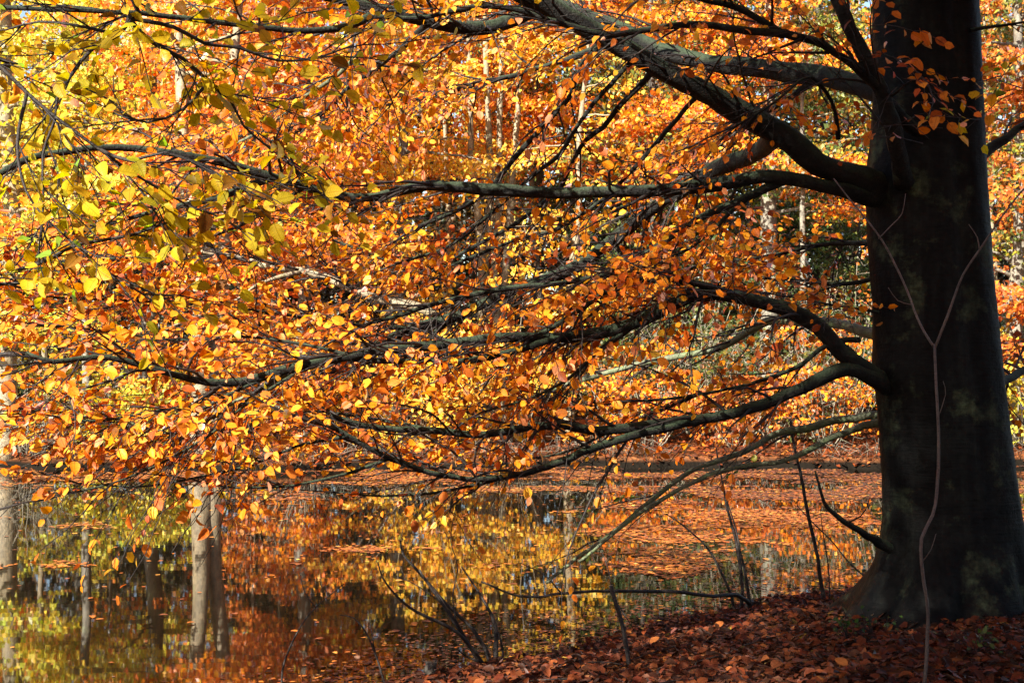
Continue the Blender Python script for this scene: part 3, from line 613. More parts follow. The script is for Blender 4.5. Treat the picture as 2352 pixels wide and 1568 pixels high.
# ------------------------------------------------------------------ tree whose boughs hang in from the upper corner, close by
OTX, OTY = -4.3, 2.3
over = root('overhanging_tree', (OTX, OTY, height(OTX, OTY)), 'near boughs of large green and gold leaves hanging in over the pond', 'tree')
tb = Tubes(); pp, rr = smooth_path([(OTX, OTY, -.1, .24), (OTX + .05, OTY, 1.5, .18), (OTX + .15, OTY + .05, 3.4, .15), (OTX + .1, OTY + .2, 5.5, .11), (OTX + .2, OTY + .2, 8.0, .05)], .2)
tb.add(pp, rr, 14, .04, 3); tb.build('trunk', M_GREYBARK, over)
sp2 = Spray(99); g2 = np.random.default_rng(12)
near = [
 (.030, 9, [(OTX + .15, OTY + .05, 3.6), (-2.7, 3.4, 4.3), (-1.9, 4.8, 4.2)], [(290, -30, 5.2), (296, 40, 5.2), (272, 80, 5.2), (212, 112, 5.2), (165, 168, 5.15), (132, 225, 5.1), (126, 275, 5.1), (98, 355, 5.0), (100, 450, 5.0), (95, 555, 5.0)]),
 (.022, 7, [], [(296, 40, 5.2), (340, 92, 5.3), (420, 135, 5.4), (480, 190, 5.5), (530, 232, 5.6), (560, 290, 5.6), (625, 345, 5.7), (700, 405, 5.8)]),
 (.022, 7, [], [(297, 42, 5.2), (400, 62, 5.3), (470, 100, 5.4), (550, 112, 5.5), (640, 140, 5.6), (735, 130, 5.7), (810, 104, 5.8)]),
 (.026, 8, [(OTX + .1, OTY + .05, 3.0), (-2.9, 3.6, 3.4)], [(-40, 125, 5.1), (0, 152, 5.1), (62, 212, 5.1), (132, 272, 5.1), (232, 345, 5.15), (332, 415, 5.2), (430, 470, 5.3), (520, 503, 5.4)]),
 (.022, 6, [(OTX + .1, OTY + .02, 2.6), (-2.9, 3.7, 2.7)], [(-40, 655, 5.2), (20, 625, 5.2), (80, 610, 5.2), (180, 560, 5.25), (300, 540, 5.3), (420, 500, 5.4), (540, 480, 5.5), (650, 440, 5.6)]),
 (.015, 5, [], [(232, 345, 5.15), (300, 370, 5.1), (380, 350, 5.1), (470, 380, 5.1), (560, 400, 5.1)]),
 (.015, 5, [], [(62, 212, 5.1), (40, 330, 5.0), (60, 440, 4.95), (120, 520, 4.9)]),
 (.014, 5, [], [(480, 190, 5.5), (420, 250, 5.4), (340, 280, 5.4), (260, 260, 5.4)]),
 (.014, 5, [], [(180, 560, 5.25), (230, 620, 5.2), (300, 660, 5.2), (350, 690, 5.2)]),
 (.014, 5, [], [(272, 80, 5.2), (180, 60, 5.1), (90, 50, 5.1), (10, 70, 5.1)]),
]
for k, (r0, w1, pre, pts) in enumerate(near):
    allp = [np.array(q, float) for q in pre] + [P(*q) for q in pts]
    nn = len(allp); c = [list(q) + [r0 * .26 * (1 - i / (nn - 1)) + .0032] for i, q in enumerate(allp)]
    pp, rr = smooth_path(c, .05, .5, k + 70); tb = Tubes(); tb.add(pp, rr, 7, .05, k); tb.build('branch', M_TWIG, over)
    ln = np.concatenate([[0], np.cumsum(np.linalg.norm(np.diff(pp, axis=0), axis=1))]); pos = .1
    while pos < ln[-1]:
        i = min(np.searchsorted(ln, pos), len(pp) - 2); tg = unit(pp[i + 1] - pp[i])
        if proj(pp[i])[0][0] > -250 and not (abs(tg[2]) > .7 and g2.random() < .65):
            d = rot_about(tg, UP, (1 if g2.random() < .5 else -1) * g2.uniform(.4, 1.1)) + np.array([0, 0, g2.normal(.02, .16)])
            d[1] *= .6
            sp2.shoot(pp[i], d, g2.uniform(.18, .42), .0035, GREENGOLD, .064, .9, .03, None, 4, .1, .9)
        pos += g2.uniform(.05, .11)
tag(sp2.tw.build('twigs', M_TWIG, over), kind='stuff')
sp2.lv = thin_along_limbs(sp2.lv, [6, 10], .4, 14)
place_leaves(sp2.lv, over, M_LEAF_NEAR, 300, 8, 2)
print('near leaves', sum(len(x) for x in sp2.lv.s))

# ------------------------------------------------------------------ trees and shrubs of the far bank
def fan(lv, c, R, n, g, pal, size, tilt=None, flat=.12, sunb=.55, upb=.6, rnd=.5):
    r = R * np.sqrt(g.random(n)); a = g.uniform(0, 6.283, n)
    tx, ty = tilt if tilt is not None else g.normal(0, .18, 2)
    x = r * np.cos(a); y = r * np.sin(a)
    z = g.normal(0, flat, n) * R + x * tx + y * ty - .18 * r * r / R
    ax, nr = leaf_dirs(n, g, np.zeros(3) + .01, spread=2, sunbias=sunb, upb=upb, rnd=rnd)
    lv.add(np.array(c) + np.stack([x, y, z], 1), ax, nr, size * g.uniform(.6, 1.25, n), pick_cols(pal, n, g))

def bank_tree(name, x, y, h, r, pal, label, seed, cat='tree', group=None, stems=((0, 0),), z_low=1.2, reach=3.0, limbs=26, leaves=100, size=.12, bark=None, lean=(0, 0), spread=.75, top=.55):
    g = np.random.default_rng(seed); z0 = float(height(x, y)); t = root(name, (x, y, z0), label, cat, group); bark = bark or M_PALE
    stem_paths = []
    for si, (dx, dy) in enumerate(stems):
        q = np.linspace(0, 1, 12); wob = np.cumsum(g.normal(0, .035, (12, 2)), 0) * h * .11
        pts = np.stack([x + (lean[0] + dx) * h * q + dx * 3.0 + wob[:, 0], y + (lean[1] + dy) * h * q + wob[:, 1], z0 - .15 + (h + .15) * q], 1)
        rad = r * (1 - .8 * q) + r * .55 * np.exp(-q * 26)
        pf, rf = smooth_path(np.column_stack([pts, rad]), .25)
        tb = Tubes(); tb.add(pf, rf, 12, .05, seed + si); tb.build('trunk', bark, t); stem_paths.append((pf, rf))
    lv = Leaves(); br = Tubes()
    for k in range(limbs):
        pf, rf = stem_paths[k % len(stems)]; zz = z_low + (h - z_low) * (k + g.random()) / limbs; zz = min(zz, h * .97)
        i = min(int(np.searchsorted(pf[:, 2] - z0, zz)), len(pf) - 1); az = g.uniform(0, 6.283)
        if g.random() < .5: az = math.atan2(SUN[1], SUN[0]) + g.normal(0, .9)
        f = 1 - (1 - top) * max(0, (zz - z_low) / (h - z_low)); L = reach * f * g.uniform(.6, 1.15)
        d = np.array([math.cos(az), math.sin(az), g.uniform(-.05, .45)]); m = 8; q = np.linspace(0, 1, m)[:, None]
        pts = pf[i] + d * L * q - UP * L * .22 * q ** 2; pts[1:] += np.cumsum(g.normal(0, .05 * L / 3, (m - 1, 3)), 0)
        br.add(pts, np.linspace(max(.012, min(.05, rf[i] * .5)), .007, m), 5)
        ns = max(2, int(L * 2.4))
        for s_ in range(ns):
            u_ = g.uniform(.25, 1.05); c = pts[0] + (pts[-1] - pts[0]) * u_ + np.array([0, 0, -.22 * L * (u_ ** 2 - u_)]) + g.normal(0, .28, 3) * np.array([1, 1, .55])
            c[2] = max(c[2], z0 + .35)
            fan(lv, c, spread * g.uniform(.5, 1.15), int(leaves * g.uniform(.5, 1.3)), g, pal, size)
            br.add(np.array([pts[min(m - 1, int(u_ * (m - 1)))], c]), [.008, .004], 3)
    br.build('boughs', bark, t)['kind'] = 'stuff'
    if lv.p:
        me = leaf_mesh('crown', lv.arrays(), 0, seed); me.materials.append(M_LEAF_FAR); me.transform(Matrix.Translation(-Vector(t.location)))
        o = bpy.data.objects.new('crown', me); sc.collection.objects.link(o); o.parent = t
    return t
def X(u, d): return (u - 1176) / F * d

bank_tree('maple_tree', X(18, 26.4), 26.4, 11, .24, LIME, 'pale thick trunk at the waterline under lime yellow leaves', 101, z_low=1.8, reach=2.6, limbs=30, bark=M_PALE)
bank_tree('maple_tree', X(190, 31), 31, 13, .12, LIME, 'tall lime yellow maple standing behind the pale waterline trunk', 102, z_low=4.2, reach=4.0, limbs=36, bark=M_GREYBARK, leaves=80)
bank_tree('beech_tree', X(470, 26.6), 26.6, 12, .18, ORANGE, 'pale forked beech with two sunlit stems on the far bank', 103, stems=((-.03, 0), (.05, .02)), z_low=3.2, reach=3.2, limbs=34, bark=M_PALE)
bank_tree('beech_tree', X(690, 29.5), 29.5, 12, .17, RUST, 'rust red beech between the forked stems and the birch clump', 104, z_low=3.0, reach=2.7, limbs=36, bark=M_GREYBARK)
bank_tree('beech_tree', X(900, 33), 33, 13, .2, GOLD, 'golden beech glowing behind the rust red one', 105, z_low=2.6, reach=2.9, limbs=34, bark=M_GREYBARK)
bank_tree('birch_clump', X(1125, 33.5), 33.5, 14, .125, GOLD, 'clump of four pale birch stems rising in the crown gap', 106, cat='tree', stems=((-.055, 0), (-.015, .01), (.03, -.01), (.06, .02)), z_low=7.5, reach=3.0, limbs=22, bark=M_PALE)
bank_tree('hazel_tree', X(1300, 31), 31, 10, .13, GOLD, 'leaning pale stem with yellow leaves beside the birch clump', 107, lean=(.06, 0), z_low=2.4, reach=2.4, limbs=18, leaves=45, bark=M_PALE)
bank_tree('beech_tree', X(1610, 36), 36, 14, .3, OLIVE, 'stout pale trunk with thin olive leaves across the water', 108, z_low=6.0, reach=4.2, limbs=30, leaves=55, bark=M_PALE)
bank_tree('beech_tree', X(1760, 32), 32, 13, .26, ORANGE, 'grey trunk with orange sprays seen beside the dark beech', 109, z_low=4.6, reach=3.2, limbs=30, bark=M_GREYBARK)
bank_tree('maple_tree', X(2330, 29), 29, 12, .2, RUST, 'rust leaved tree glimpsed past the dark beech trunk', 110, z_low=1.2, reach=3.6, limbs=34, bark=M_GREYBARK)
bank_tree('beech_tree', X(2520, 31), 31, 13, .24, OLIVE, 'olive leaved beech just beyond the rust tree past the trunk', 111, z_low=1.2, reach=3.8, limbs=34, bark=M_GREYBARK)
bank_tree('beech_tree', X(-330, 29), 29, 13, .24, GOLD, 'golden beech next along the bank from the lime maple', 112, z_low=1.2, reach=4.0, limbs=34, bark=M_GREYBARK)
bank_tree('beech_tree', X(330, 36), 36, 15, .25, LIME, 'tall lime gold beech deep behind the forked stems', 113, z_low=4, reach=4.4, limbs=40, bark=M_GREYBARK)
bank_tree('beech_tree', X(640, 39), 39, 16, .25, ORANGE, 'tall orange beech deep in the wood behind the rust one', 114, z_low=5, reach=4.6, limbs=42, bark=M_GREYBARK)
bank_tree('beech_tree', X(1040, 42), 42, 16, .28, RUST, 'tall rust beech closing the wood behind the birch clump', 115, z_low=6, reach=4.6, limbs=36, bark=M_DARKBARK)
bank_tree('oak_tree', X(1420, 40), 40, 16, .3, OLIVE, 'tall olive green oak deep behind the leaning hazel', 116, z_low=6, reach=4.6, limbs=40, bark=M_DARKBARK)
bank_tree('oak_tree', X(1900, 41), 41, 16, .3, OLIVE, 'tall olive oak deep in the wood by the dark beech', 117, z_low=6, reach=4.8, limbs=42, bark=M_DARKBARK)
bank_tree('oak_tree', X(2250, 40), 40, 16, .3, OLIVE, 'tall olive oak behind the rust tree past the trunk', 118, z_low=5, reach=4.8, limbs=38, bark=M_DARKBARK)
bank_tree('beech_tree', X(1240, 37), 37, 15, .16, ORANGE, 'orange beech filling the gap over the leaning hazel', 119, z_low=6.2, reach=3.6, limbs=34, bark=M_DARKBARK)
bank_tree('beech_tree', X(1500, 34), 34, 14, .16, ORANGE, 'orange and rust beech high behind the bare twig tangle', 120, z_low=6.0, reach=3.4, limbs=30, bark=M_DARKBARK)
bank_tree('holly_tree', X(1700, 37), 37, 7, .14, DARKGREEN, 'dark green holly in the shade behind the bare twigs', 121, z_low=.6, reach=2.6, limbs=30, bark=M_DARKBARK)
bank_tree('holly_tree', X(1420, 37), 37, 6, .14, DARKGREEN, 'dark green holly in the shade behind the leaning hazel', 122, z_low=.6, reach=2.4, limbs=26, bark=M_DARKBARK)
bank_tree('holly_tree', X(1960, 36), 36, 7, .14, DARKGREEN, 'dark green holly in the shade beside the dark beech', 123, z_low=.6, reach=2.4, limbs=26, bark=M_DARKBARK)
# slim stems standing among them
gs = np.random.default_rng(31)
SLIM = ((110, 'behind the pale waterline trunk'), (260, 'above the low yellow shrub'), (345, 'between the yellow shrub and the forked beech'), (590, 'just past the forked beech'), (650, 'behind the orange shrub'),
        (830, 'between the orange shrub and the golden shrub'), (1026, 'beside the pale birch clump'), (1245, 'between the birch clump and the leaning hazel'), (1480, 'behind the bare twig tangle'), (1665, 'beside the stout pale trunk'),
        (1840, 'behind the twiggy shrub with scattered leaves'), (1960, 'close behind the massive beech trunk'), (2300, 'seen past the far side of the massive beech'), (2420, 'beyond the yellow shrub past the massive beech'))
for k, (u, where) in enumerate(SLIM):
    y = gs.uniform(28.5, 40)
    bank_tree('slim_tree', X(u, y), y, gs.uniform(9, 14), gs.uniform(.06, .13), ORANGE if u < 1250 else OLIVE, ('pale', 'grey', 'near black')[k % 3] + ' slim stem ' + where, 300 + k, group='slim stems in the wood across the pond', z_low=4.5, reach=2.2, limbs=14, leaves=60, bark=(M_PALE, M_GREYBARK, M_DARKBARK)[k % 3], lean=(gs.normal(0, .025), 0))

def shrub(name, x, y, h, w_, pal, label, seed, stems=14, leaves=45, size=.10, bark=None, group=None, twiggy=1):
    g = np.random.default_rng(seed); z0 = float(height(x, y)); t = root(name, (x, y, z0), label, 'shrub', group); br = Tubes(); lv = Leaves()
    for k in range(stems):
        az = g.uniform(0, 6.283); out_ = w_ * np.sqrt(g.random()); q = np.linspace(0, 1, 7)[:, None]
        end = np.array([math.cos(az) * out_, math.sin(az) * out_ * .7, h * g.uniform(.45, 1.05)])
        pts = np.array([x, y, z0 - .05]) + np.array([math.cos(az), math.sin(az), 0]) * .12 + end * q + UP * .25 * h * (q - q ** 2) * g.uniform(-.3, 1.5); pts[1:] += np.cumsum(g.normal(0, .04, (6, 3)), 0)
        br.add(pts, np.linspace(.016, .005, 7), 5)
        for m in range(int(4 * twiggy)):
            i = g.integers(2, 7); d = unit(g.normal(0, 1, 3) + np.array([0, 0, -.1])) * g.uniform(.25, .8); e = pts[i] + d
            if e[2] < z0 + .1: e[2] = z0 + .15
            br.add(np.array([pts[i], (pts[i] + e) / 2 + g.normal(0, .05, 3), e]), [.006, .0045, .003], 3)
            if leaves and g.random() < .8: fan(lv, e, g.uniform(.2, .5), int(leaves * g.uniform(.4, 1.2)), g, pal, size)
        if leaves: fan(lv, pts[-1], g.uniform(.25, .55), leaves, g, pal, size)
    br.build('stems', bark or M_PALETWIG, t)['kind'] = 'stuff'
    if lv.p:
        me = leaf_mesh('leafage', lv.arrays(), 0, seed); me.materials.append(M_LEAF_FAR); me.transform(Matrix.Translation(-Vector(t.location)))
        o = bpy.data.objects.new('leafage', me); sc.collection.objects.link(o); o.parent = t
    return t
shrub('golden_shrub', X(955, 27.4), 27.4, 2.6, 1.7, GOLD, 'brilliant golden shrub in full sun on the far bank', 401, 22, 60)
shrub('golden_shrub', X(1180, 28.6), 28.6, 3.0, 1.6, GOLD, 'taller golden shrub just behind the brilliant one', 402, 18, 50)
shrub('yellow_shrub', X(250, 28), 28, 1.7, 1.9, LIME, 'low spreading yellow shrub beside the pale waterline trunk', 403, 20, 55)
shrub('rust_shrub', X(700, 27.5), 27.5, 2.3, 1.6, ORANGE, 'orange shrub beside the forked beech stems', 404, 18, 50)
shrub('rust_shrub', X(120, 33), 33, 3.0, 1.8, LIME, 'taller lime shrub behind the low yellow one', 405, 18, 50)
shrub('rust_shrub', X(570, 30), 30, 3.2, 1.6, RUST, 'rust shrub standing behind the forked beech', 410, 18, 50)
shrub('bare_shrub', X(1600, 29.5), 29.5, 3.4, 2.4, THICKET, 'tangle of bare pale twigs across the pond with few leaves', 406, 26, 16, twiggy=2.6)
shrub('bare_shrub', X(1410, 30), 30, 2.6, 1.9, THICKET, 'second paler tangle of bare twigs next to the leaning hazel', 407, 18, 16, twiggy=2.4)
shrub('bare_shrub', X(1780, 28.8), 28.8, 2.2, 1.8, THICKET, 'low twiggy shrub with scattered yellow leaves beside the dark beech', 408, 24, 14, twiggy=2)
shrub('bare_shrub', X(1950, 30.5), 30.5, 4.2, 2.0, THICKET, 'tall thin twiggy shrub close behind the dark beech trunk', 409, 26, 10, twiggy=2)
shrub('rust_shrub', X(1490, 28.0), 28.0, 1.9, 1.3, ORANGE, 'low orange shrub in front of the bare twig tangles', 416, 14, 40)
shrub('rust_shrub', X(1690, 27.8), 27.8, 1.3, 1.2, RUST, 'small rust shrub in front of the stout pale trunk', 417, 12, 36)
shrub('rust_shrub', X(1900, 28.2), 28.2, 2.3, 1.3, ORANGE, 'leafy orange shrub close behind the massive beech trunk', 418, 14, 40)
shrub('yellow_shrub', X(2345, 27.8), 27.8, 2.2, 1.5, LIME, 'bright yellow shrub low beyond the dark beech trunk', 411, 18, 50)
shrub('bare_shrub', X(70, 26.1), 26.1, 1.5, .9, LIME, 'dry bare twigs leaning over the water by the pale trunk', 412, 16, 0, twiggy=2)
shrub('green_shrub', X(1560, 33.5), 33.5, 4.0, 2.0, DARKGREEN, 'dark green evergreen shrub behind the bare twigs', 413, 26, 70)
shrub('green_shrub', X(1850, 34.5), 34.5, 4.4, 2.2, DARKGREEN, 'dark green evergreen shrub behind the grey trunk', 414, 26, 70)
shrub('green_shrub', X(2200, 34), 34, 3.6, 2.2, DARKGREEN, 'dark green evergreen shrub hidden behind the beech trunk', 415, 22, 60)

# the wood beyond, one mass: stems and leaves
gw = np.random.default_rng(55); wt = Tubes(); wl = Leaves()
for k in range(150):
    x = gw.uniform(-32, 32); y = gw.uniform(44, 70); h = gw.uniform(14, 22); q = np.linspace(0, 1, 6)
    wt.add(np.stack([x + gw.normal(0, .3) * q * 3, y + 0 * q, -.1 + float(height(x, y)) + h * q], 1), gw.uniform(.12, .3) * (1 - .8 * q), 7)
for k in range(3300):
    y = gw.uniform(41, 70); x = gw.uniform(-.56, .56) * y * 1.05; z = gw.uniform(.6, 19)
    u = 1176 + x / y * F
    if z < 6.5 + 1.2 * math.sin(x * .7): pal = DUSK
    elif u < 1050: pal = (LIME, ORANGE, GOLD)[gw.integers(3)]
    else: pal = (OLIVE, DARKGREEN, ORANGE, OLIVE)[gw.integers(4)]
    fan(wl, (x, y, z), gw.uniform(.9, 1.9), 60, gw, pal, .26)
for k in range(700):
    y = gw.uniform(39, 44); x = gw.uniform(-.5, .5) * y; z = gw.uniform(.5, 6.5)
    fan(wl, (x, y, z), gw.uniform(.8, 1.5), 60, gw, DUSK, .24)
wood = wt.build('woodland_stems', M_DARKBARK); tag(wood, 'dark crowded stems of the deep wood behind the far bank', 'woodland', kind='stuff')
me = leaf_mesh('woodland_foliage', wl.arrays(), 0, 9); me.materials.append(M_LEAF_FAR)
tag(link(bpy.data.objects.new('woodland_foliage', me)), 'mingled leaves of the deep wood behind the far bank', 'woodland', kind='stuff')

# ------------------------------------------------------------------ trees behind the camera that shade this bank
def shade_tree(x, y, h, R, zlow, label, seed, pal=ORANGE, n=260):
    g = np.random.default_rng(seed); z0 = float(height(x, y)); t = root('shade_tree', (x, y, z0), label, 'tree', 'trees on the near bank behind the viewpoint')
    tb = Tubes(); q = np.linspace(0, 1, 10)
    tb.add(np.stack([x + .3 * np.sin(q * 3), y + .2 * np.sin(q * 4), z0 - .1 + h * .95 * q], 1), .3 * (1 - .85 * q) + .12 * np.exp(-q * 20), 12, .04, seed); tb.build('trunk', M_GREYBARK, t)
    br = Tubes(); lv = Leaves()
    for k in range(n):
        zz = g.uniform(zlow, h); rr_ = R * math.sqrt(max(.05, 1 - ((zz - (zlow + h) / 2) / ((h - zlow) / 2)) ** 6)) * math.sqrt(g.random()); az = g.uniform(0, 6.283)
        c = np.array([x + rr_ * math.cos(az), y + rr_ * math.sin(az), z0 + zz])
        if k % 4 == 0: br.add(np.array([(x, y, z0 + zz - rr_ * .4 - .3), ((x + c[0]) / 2, (y + c[1]) / 2, z0 + zz - .2), c]), [.05, .03, .01], 5)
        fan(lv, c, g.uniform(.6, 1.1), 70, g, pal, .17)
    br.build('boughs', M_GREYBARK, t)['kind'] = 'stuff'
    me = leaf_mesh('crown', lv.arrays(), 0, seed); me.materials.append(M_LEAF_FAR); me.transform(Matrix.Translation(-Vector(t.location)))
    o = bpy.data.objects.new('crown', me); sc.collection.objects.link(o); o.parent = t
shade_tree(-5.1, -3.9, 17.0, 2.6, 9.0, 'tall orange beech on the near bank behind the viewpoint', 801, n=470)
shade_tree(-3.0, -6.5, 15.0, 3.6, 3.0, 'second tall beech further along the near bank', 802, n=300)
shade_tree(-8.9, -1.1, 6.8, 2.5, 2.6, 'shorter tree near the water along the near bank', 803, n=260)
shade_tree(1.5, -8.5, 15.0, 3.6, 3.0, 'third tall beech furthest along the near bank', 804, n=220)

shade_tree(5.2, 1.2, 13.0, 3.4, 5.6, 'unseen broad tree added near the massive beech to block sky', 805, n=240)  # added out of view; this tree and the next screen sky light
shade_tree(9.0, 6.0, 13.0, 3.6, 4.0, 'second unseen broad tree added beyond the massive beech to block sky', 806, n=240)

# ------------------------------------------------------------------ stems and saplings on the near bank
def stemmy(name, label, mat, branches, loc, cat='sapling', leaves=None, part='stem'):
    t = root(name, loc, label, cat)
    for k, (w0, w1, pts) in enumerate(branches):
        c = [list(P(u, v, d)) + [.82 * (w0 + (w1 - w0) * q / (len(pts) - 1)) / 2 / F * d] for q, (u, v, d) in enumerate(pts)]
        pp, rr = smooth_path(c, .05, .6, k + len(pts)); tb = Tubes(); tb.add(pp, rr, 8, .05, k)
        tb.build(part if k == 0 else 'branch', mat, t)
    return t
def base(u, v, d):
    p = P(u, v, d); return (p[0], p[1], float(height(p[0], p[1])))
stemmy('forked_sapling', 'thin pinkish forked sapling rising in front of the massive beech trunk', M_SAPLING, [
 (11, 8, [(2122, 1590, 7.0), (2130, 1480, 7.0), (2132, 1400, 7.0), (2119, 1320, 7.0), (2116, 1235, 7.0), (2141, 1180, 7.05), (2153, 1100, 7.1), (2156, 1000, 7.1), (2152, 900, 7.1), (2147, 790, 7.15)]),
 (7.5, 4, [(2147, 800, 7.15), (2110, 738, 7.2), (2080, 660, 7.25), (2042, 582, 7.3), (2010, 530, 7.3), (1972, 482, 7.35), (1915, 410, 7.4)]),
 (7.5, 4, [(2147, 800, 7.15), (2182, 712, 7.1), (2212, 632, 7.1), (2258, 562, 7.05), (2300, 500, 7), (2360, 425, 7), (2460, 330, 7)]),
 (4, 2, [(2018, 548, 7.3), (2050, 515, 7.3), (2072, 490, 7.3), (2080, 445, 7.3)]),
 (4, 2, [(2250, 575, 7.05), (2245, 545, 7.05), (2225, 515, 7.05)]), (3, 1.5, [(2154, 960, 7.1), (2172, 905, 7.1), (2166, 875, 7.1)]), (3, 1.5, [(2095, 700, 7.2), (2062, 690, 7.2), (2040, 660, 7.2)]), (3, 1.5, [(2118, 1290, 7.0), (2138, 1262, 6.95), (2150, 1225, 6.95)])], base(2122, 1590, 7.0))
stemmy('snapped_sapling', 'dark upright dead stem snapped off beside the water', M_TWIG, [
 (15, 11, [(1452, 1600, 8.6), (1448, 1540, 8.6), (1434, 1450, 8.6), (1418, 1390, 8.6), (1403, 1343, 8.6)]),
 (4, 2, [(1405, 1350, 8.6), (1395, 1300, 8.6), (1375, 1250, 8.65)])], base(1452, 1600, 8.6))
stemmy('coppiced_shrub', 'dark bare shoots fanning from a stool at the water edge', M_TWIG, [
 (14, 6, [(1112, 1535, 9.95), (1100, 1515, 9.95), (1051, 1437, 9.9), (1011, 1376, 9.9), (963, 1308, 9.85)]),
 (12, 4, [(1115, 1530, 9.95), (1085, 1490, 9.9), (1038, 1444, 9.8), (977, 1413, 9.75), (943, 1396, 9.7), (906, 1362, 9.65), (879, 1325, 9.6), (868, 1290, 9.6)]),
 (13, 5, [(1125, 1530, 10), (1120, 1500, 10), (1080, 1440, 10), (1020, 1380, 10), (960, 1310, 10), (925, 1270, 10), (920, 1240, 10)]),
 (16, 4, [(1140, 1525, 10.05), (1139, 1490, 10.05), (1139, 1444, 10.1), (1119, 1393, 10.1), (1095, 1352, 10.15), (1060, 1300, 10.2)]),
 (8, 5, [(1150, 1525, 10.05), (1156, 1500, 10.05), (1145, 1450, 10.05)]),
 (8, 3, [(1105, 1520, 9.9), (1070, 1505, 9.9), (1050, 1490, 9.85)]),
 (5, 2, [(1050, 1437, 9.9), (1040, 1370, 9.9), (1052, 1300, 9.9), (1035, 1240, 9.9), (1045, 1170, 9.9)]),
 (5, 2, [(1085, 1490, 9.9), (1030, 1400, 9.9), (960, 1345, 9.9), (905, 1320, 9.9)])], base(1118, 1530, 9.95), 'shrub', part='shoot')
stemmy('willow_stool', 'mossy stool of slender shoots with a long dead bough over the water', M_TWIG, [
 (34, 18, [(1700, 1425, 11.6), (1712, 1400, 11.55), (1725, 1378, 11.5)]),
 (13, 4, [(1702, 1410, 11.6), (1705, 1370, 11.6), (1700, 1300, 11.6), (1688, 1235, 11.6), (1672, 1170, 11.6), (1655, 1090, 11.6), (1645, 1030, 11.6)]),
 (10, 3, [(1722, 1385, 11.5), (1715, 1330, 11.5), (1700, 1260, 11.5), (1690, 1210, 11.5), (1670, 1150, 11.5)]),
 (9, 3, [(1692, 1412, 11.6), (1668, 1340, 11.5), (1625, 1258, 11.5), (1580, 1215, 11.5), (1530, 1180, 11.5)]),
 (13, 5, [(1720, 1385, 11.5), (1690, 1366, 11.3), (1640, 1368, 11.1), (1540, 1358, 10.9), (1400, 1357, 10.6), (1290, 1362, 10.4), (1240, 1371, 10.3), (1180, 1366, 10.2), (1105, 1335, 10.1)]),
 (5, 2, [(1290, 1362, 10.4), (1250, 1320, 10.3), (1190, 1290, 10.2)]),
 (5, 2, [(1400, 1357, 10.6), (1440, 1420, 10.5), (1455, 1445, 10.5)])], base(1705, 1420, 11.6), 'shrub', part='stool')
stemmy('slender_stem', 'slender dark leaning stem beside the roots of the massive beech', M_TWIG, [
 (13, 7, [(1896, 1385, 11.4), (1885, 1330, 11.4), (1876, 1260, 11.35), (1860, 1190, 11.3), (1842, 1100, 11.3), (1822, 1010, 11.3), (1815, 960, 11.3)]),
 (5, 2, [(1906, 1385, 11.4), (1903, 1300, 11.4), (1890, 1220, 11.4), (1885, 1170, 11.4)]),
 (5, 3, [(2000, 1335, 11.1), (1950, 1290, 11.2), (1910, 1240, 11.3), (1868, 1200, 11.3), (1830, 1160, 11.4)])], base(1896, 1385, 11.4))
stemmy('leaning_whip', 'single thin bare whip leaning in the shallow water', M_TWIG, [
 (8, 3, [(895, 1600, 9.2), (880, 1560, 9.2), (862, 1500, 9.2), (840, 1450, 9.2), (812, 1418, 9.2), (780, 1412, 9.2)]),
 (4, 2, [(860, 1490, 9.2), (850, 1430, 9.2), (845, 1400, 9.2)])], base(895, 1600, 9.2))
stemmy('leaning_whip', 'arching thin whip with a few dark shrivelled leaves in the shallows', M_TWIG, [
 (7, 3, [(646, 1600, 9.3), (648, 1540, 9.3), (660, 1500, 9.3), (690, 1440, 9.3), (725, 1395, 9.3), (790, 1340, 9.3)]),
 (4, 2, [(725, 1395, 9.3), (700, 1360, 9.3), (690, 1320, 9.3)])], base(646, 1600, 9.3))
# broken stump in the shallows
st = root('rotten_stump', base(987, 1560, 9.45), 'short black rotten stump at the edge of the shallows', 'stump')
tb = Tubes(); pp, rr = smooth_path([list(P(985, 1590, 9.45)) + [.042], list(P(986, 1555, 9.45)) + [.038], list(P(990, 1520, 9.45)) + [.03]], .02); tb.add(pp, rr * (1 + .15 * np.sin(np.arange(len(rr)) * 2)), 10, .12, 5); tb.build('trunk', M_DARKBARK, st)
tb = Tubes(); pp, rr = smooth_path([list(P(995, 1540, 9.45)) + [.018], list(P(1002, 1515, 9.45)) + [.010]], .01); tb.add(pp, rr, 6, .1, 6); tb.build('snag', M_DARKBARK, st)
# fallen dead branch on the leaf litter
fb = root('fallen_branch', base(2060, 1445, 8.9), 'thin dead branch lying on the leaves at the beech foot', 'branch')
ctl = []
for u, dd in ((1940, 8.6), (2000, 8.75), (2070, 8.9), (2140, 9.0), (2190, 8.9)):
    x = X(u, dd); ctl.append([x, dd, float(height(x, dd)) + .03, .014])
tb = Tubes(); pp, rr = smooth_path(ctl, .05, .5, 2); tb.add(pp, rr, 7, .05); tb.build('stick', M_TWIG, fb)

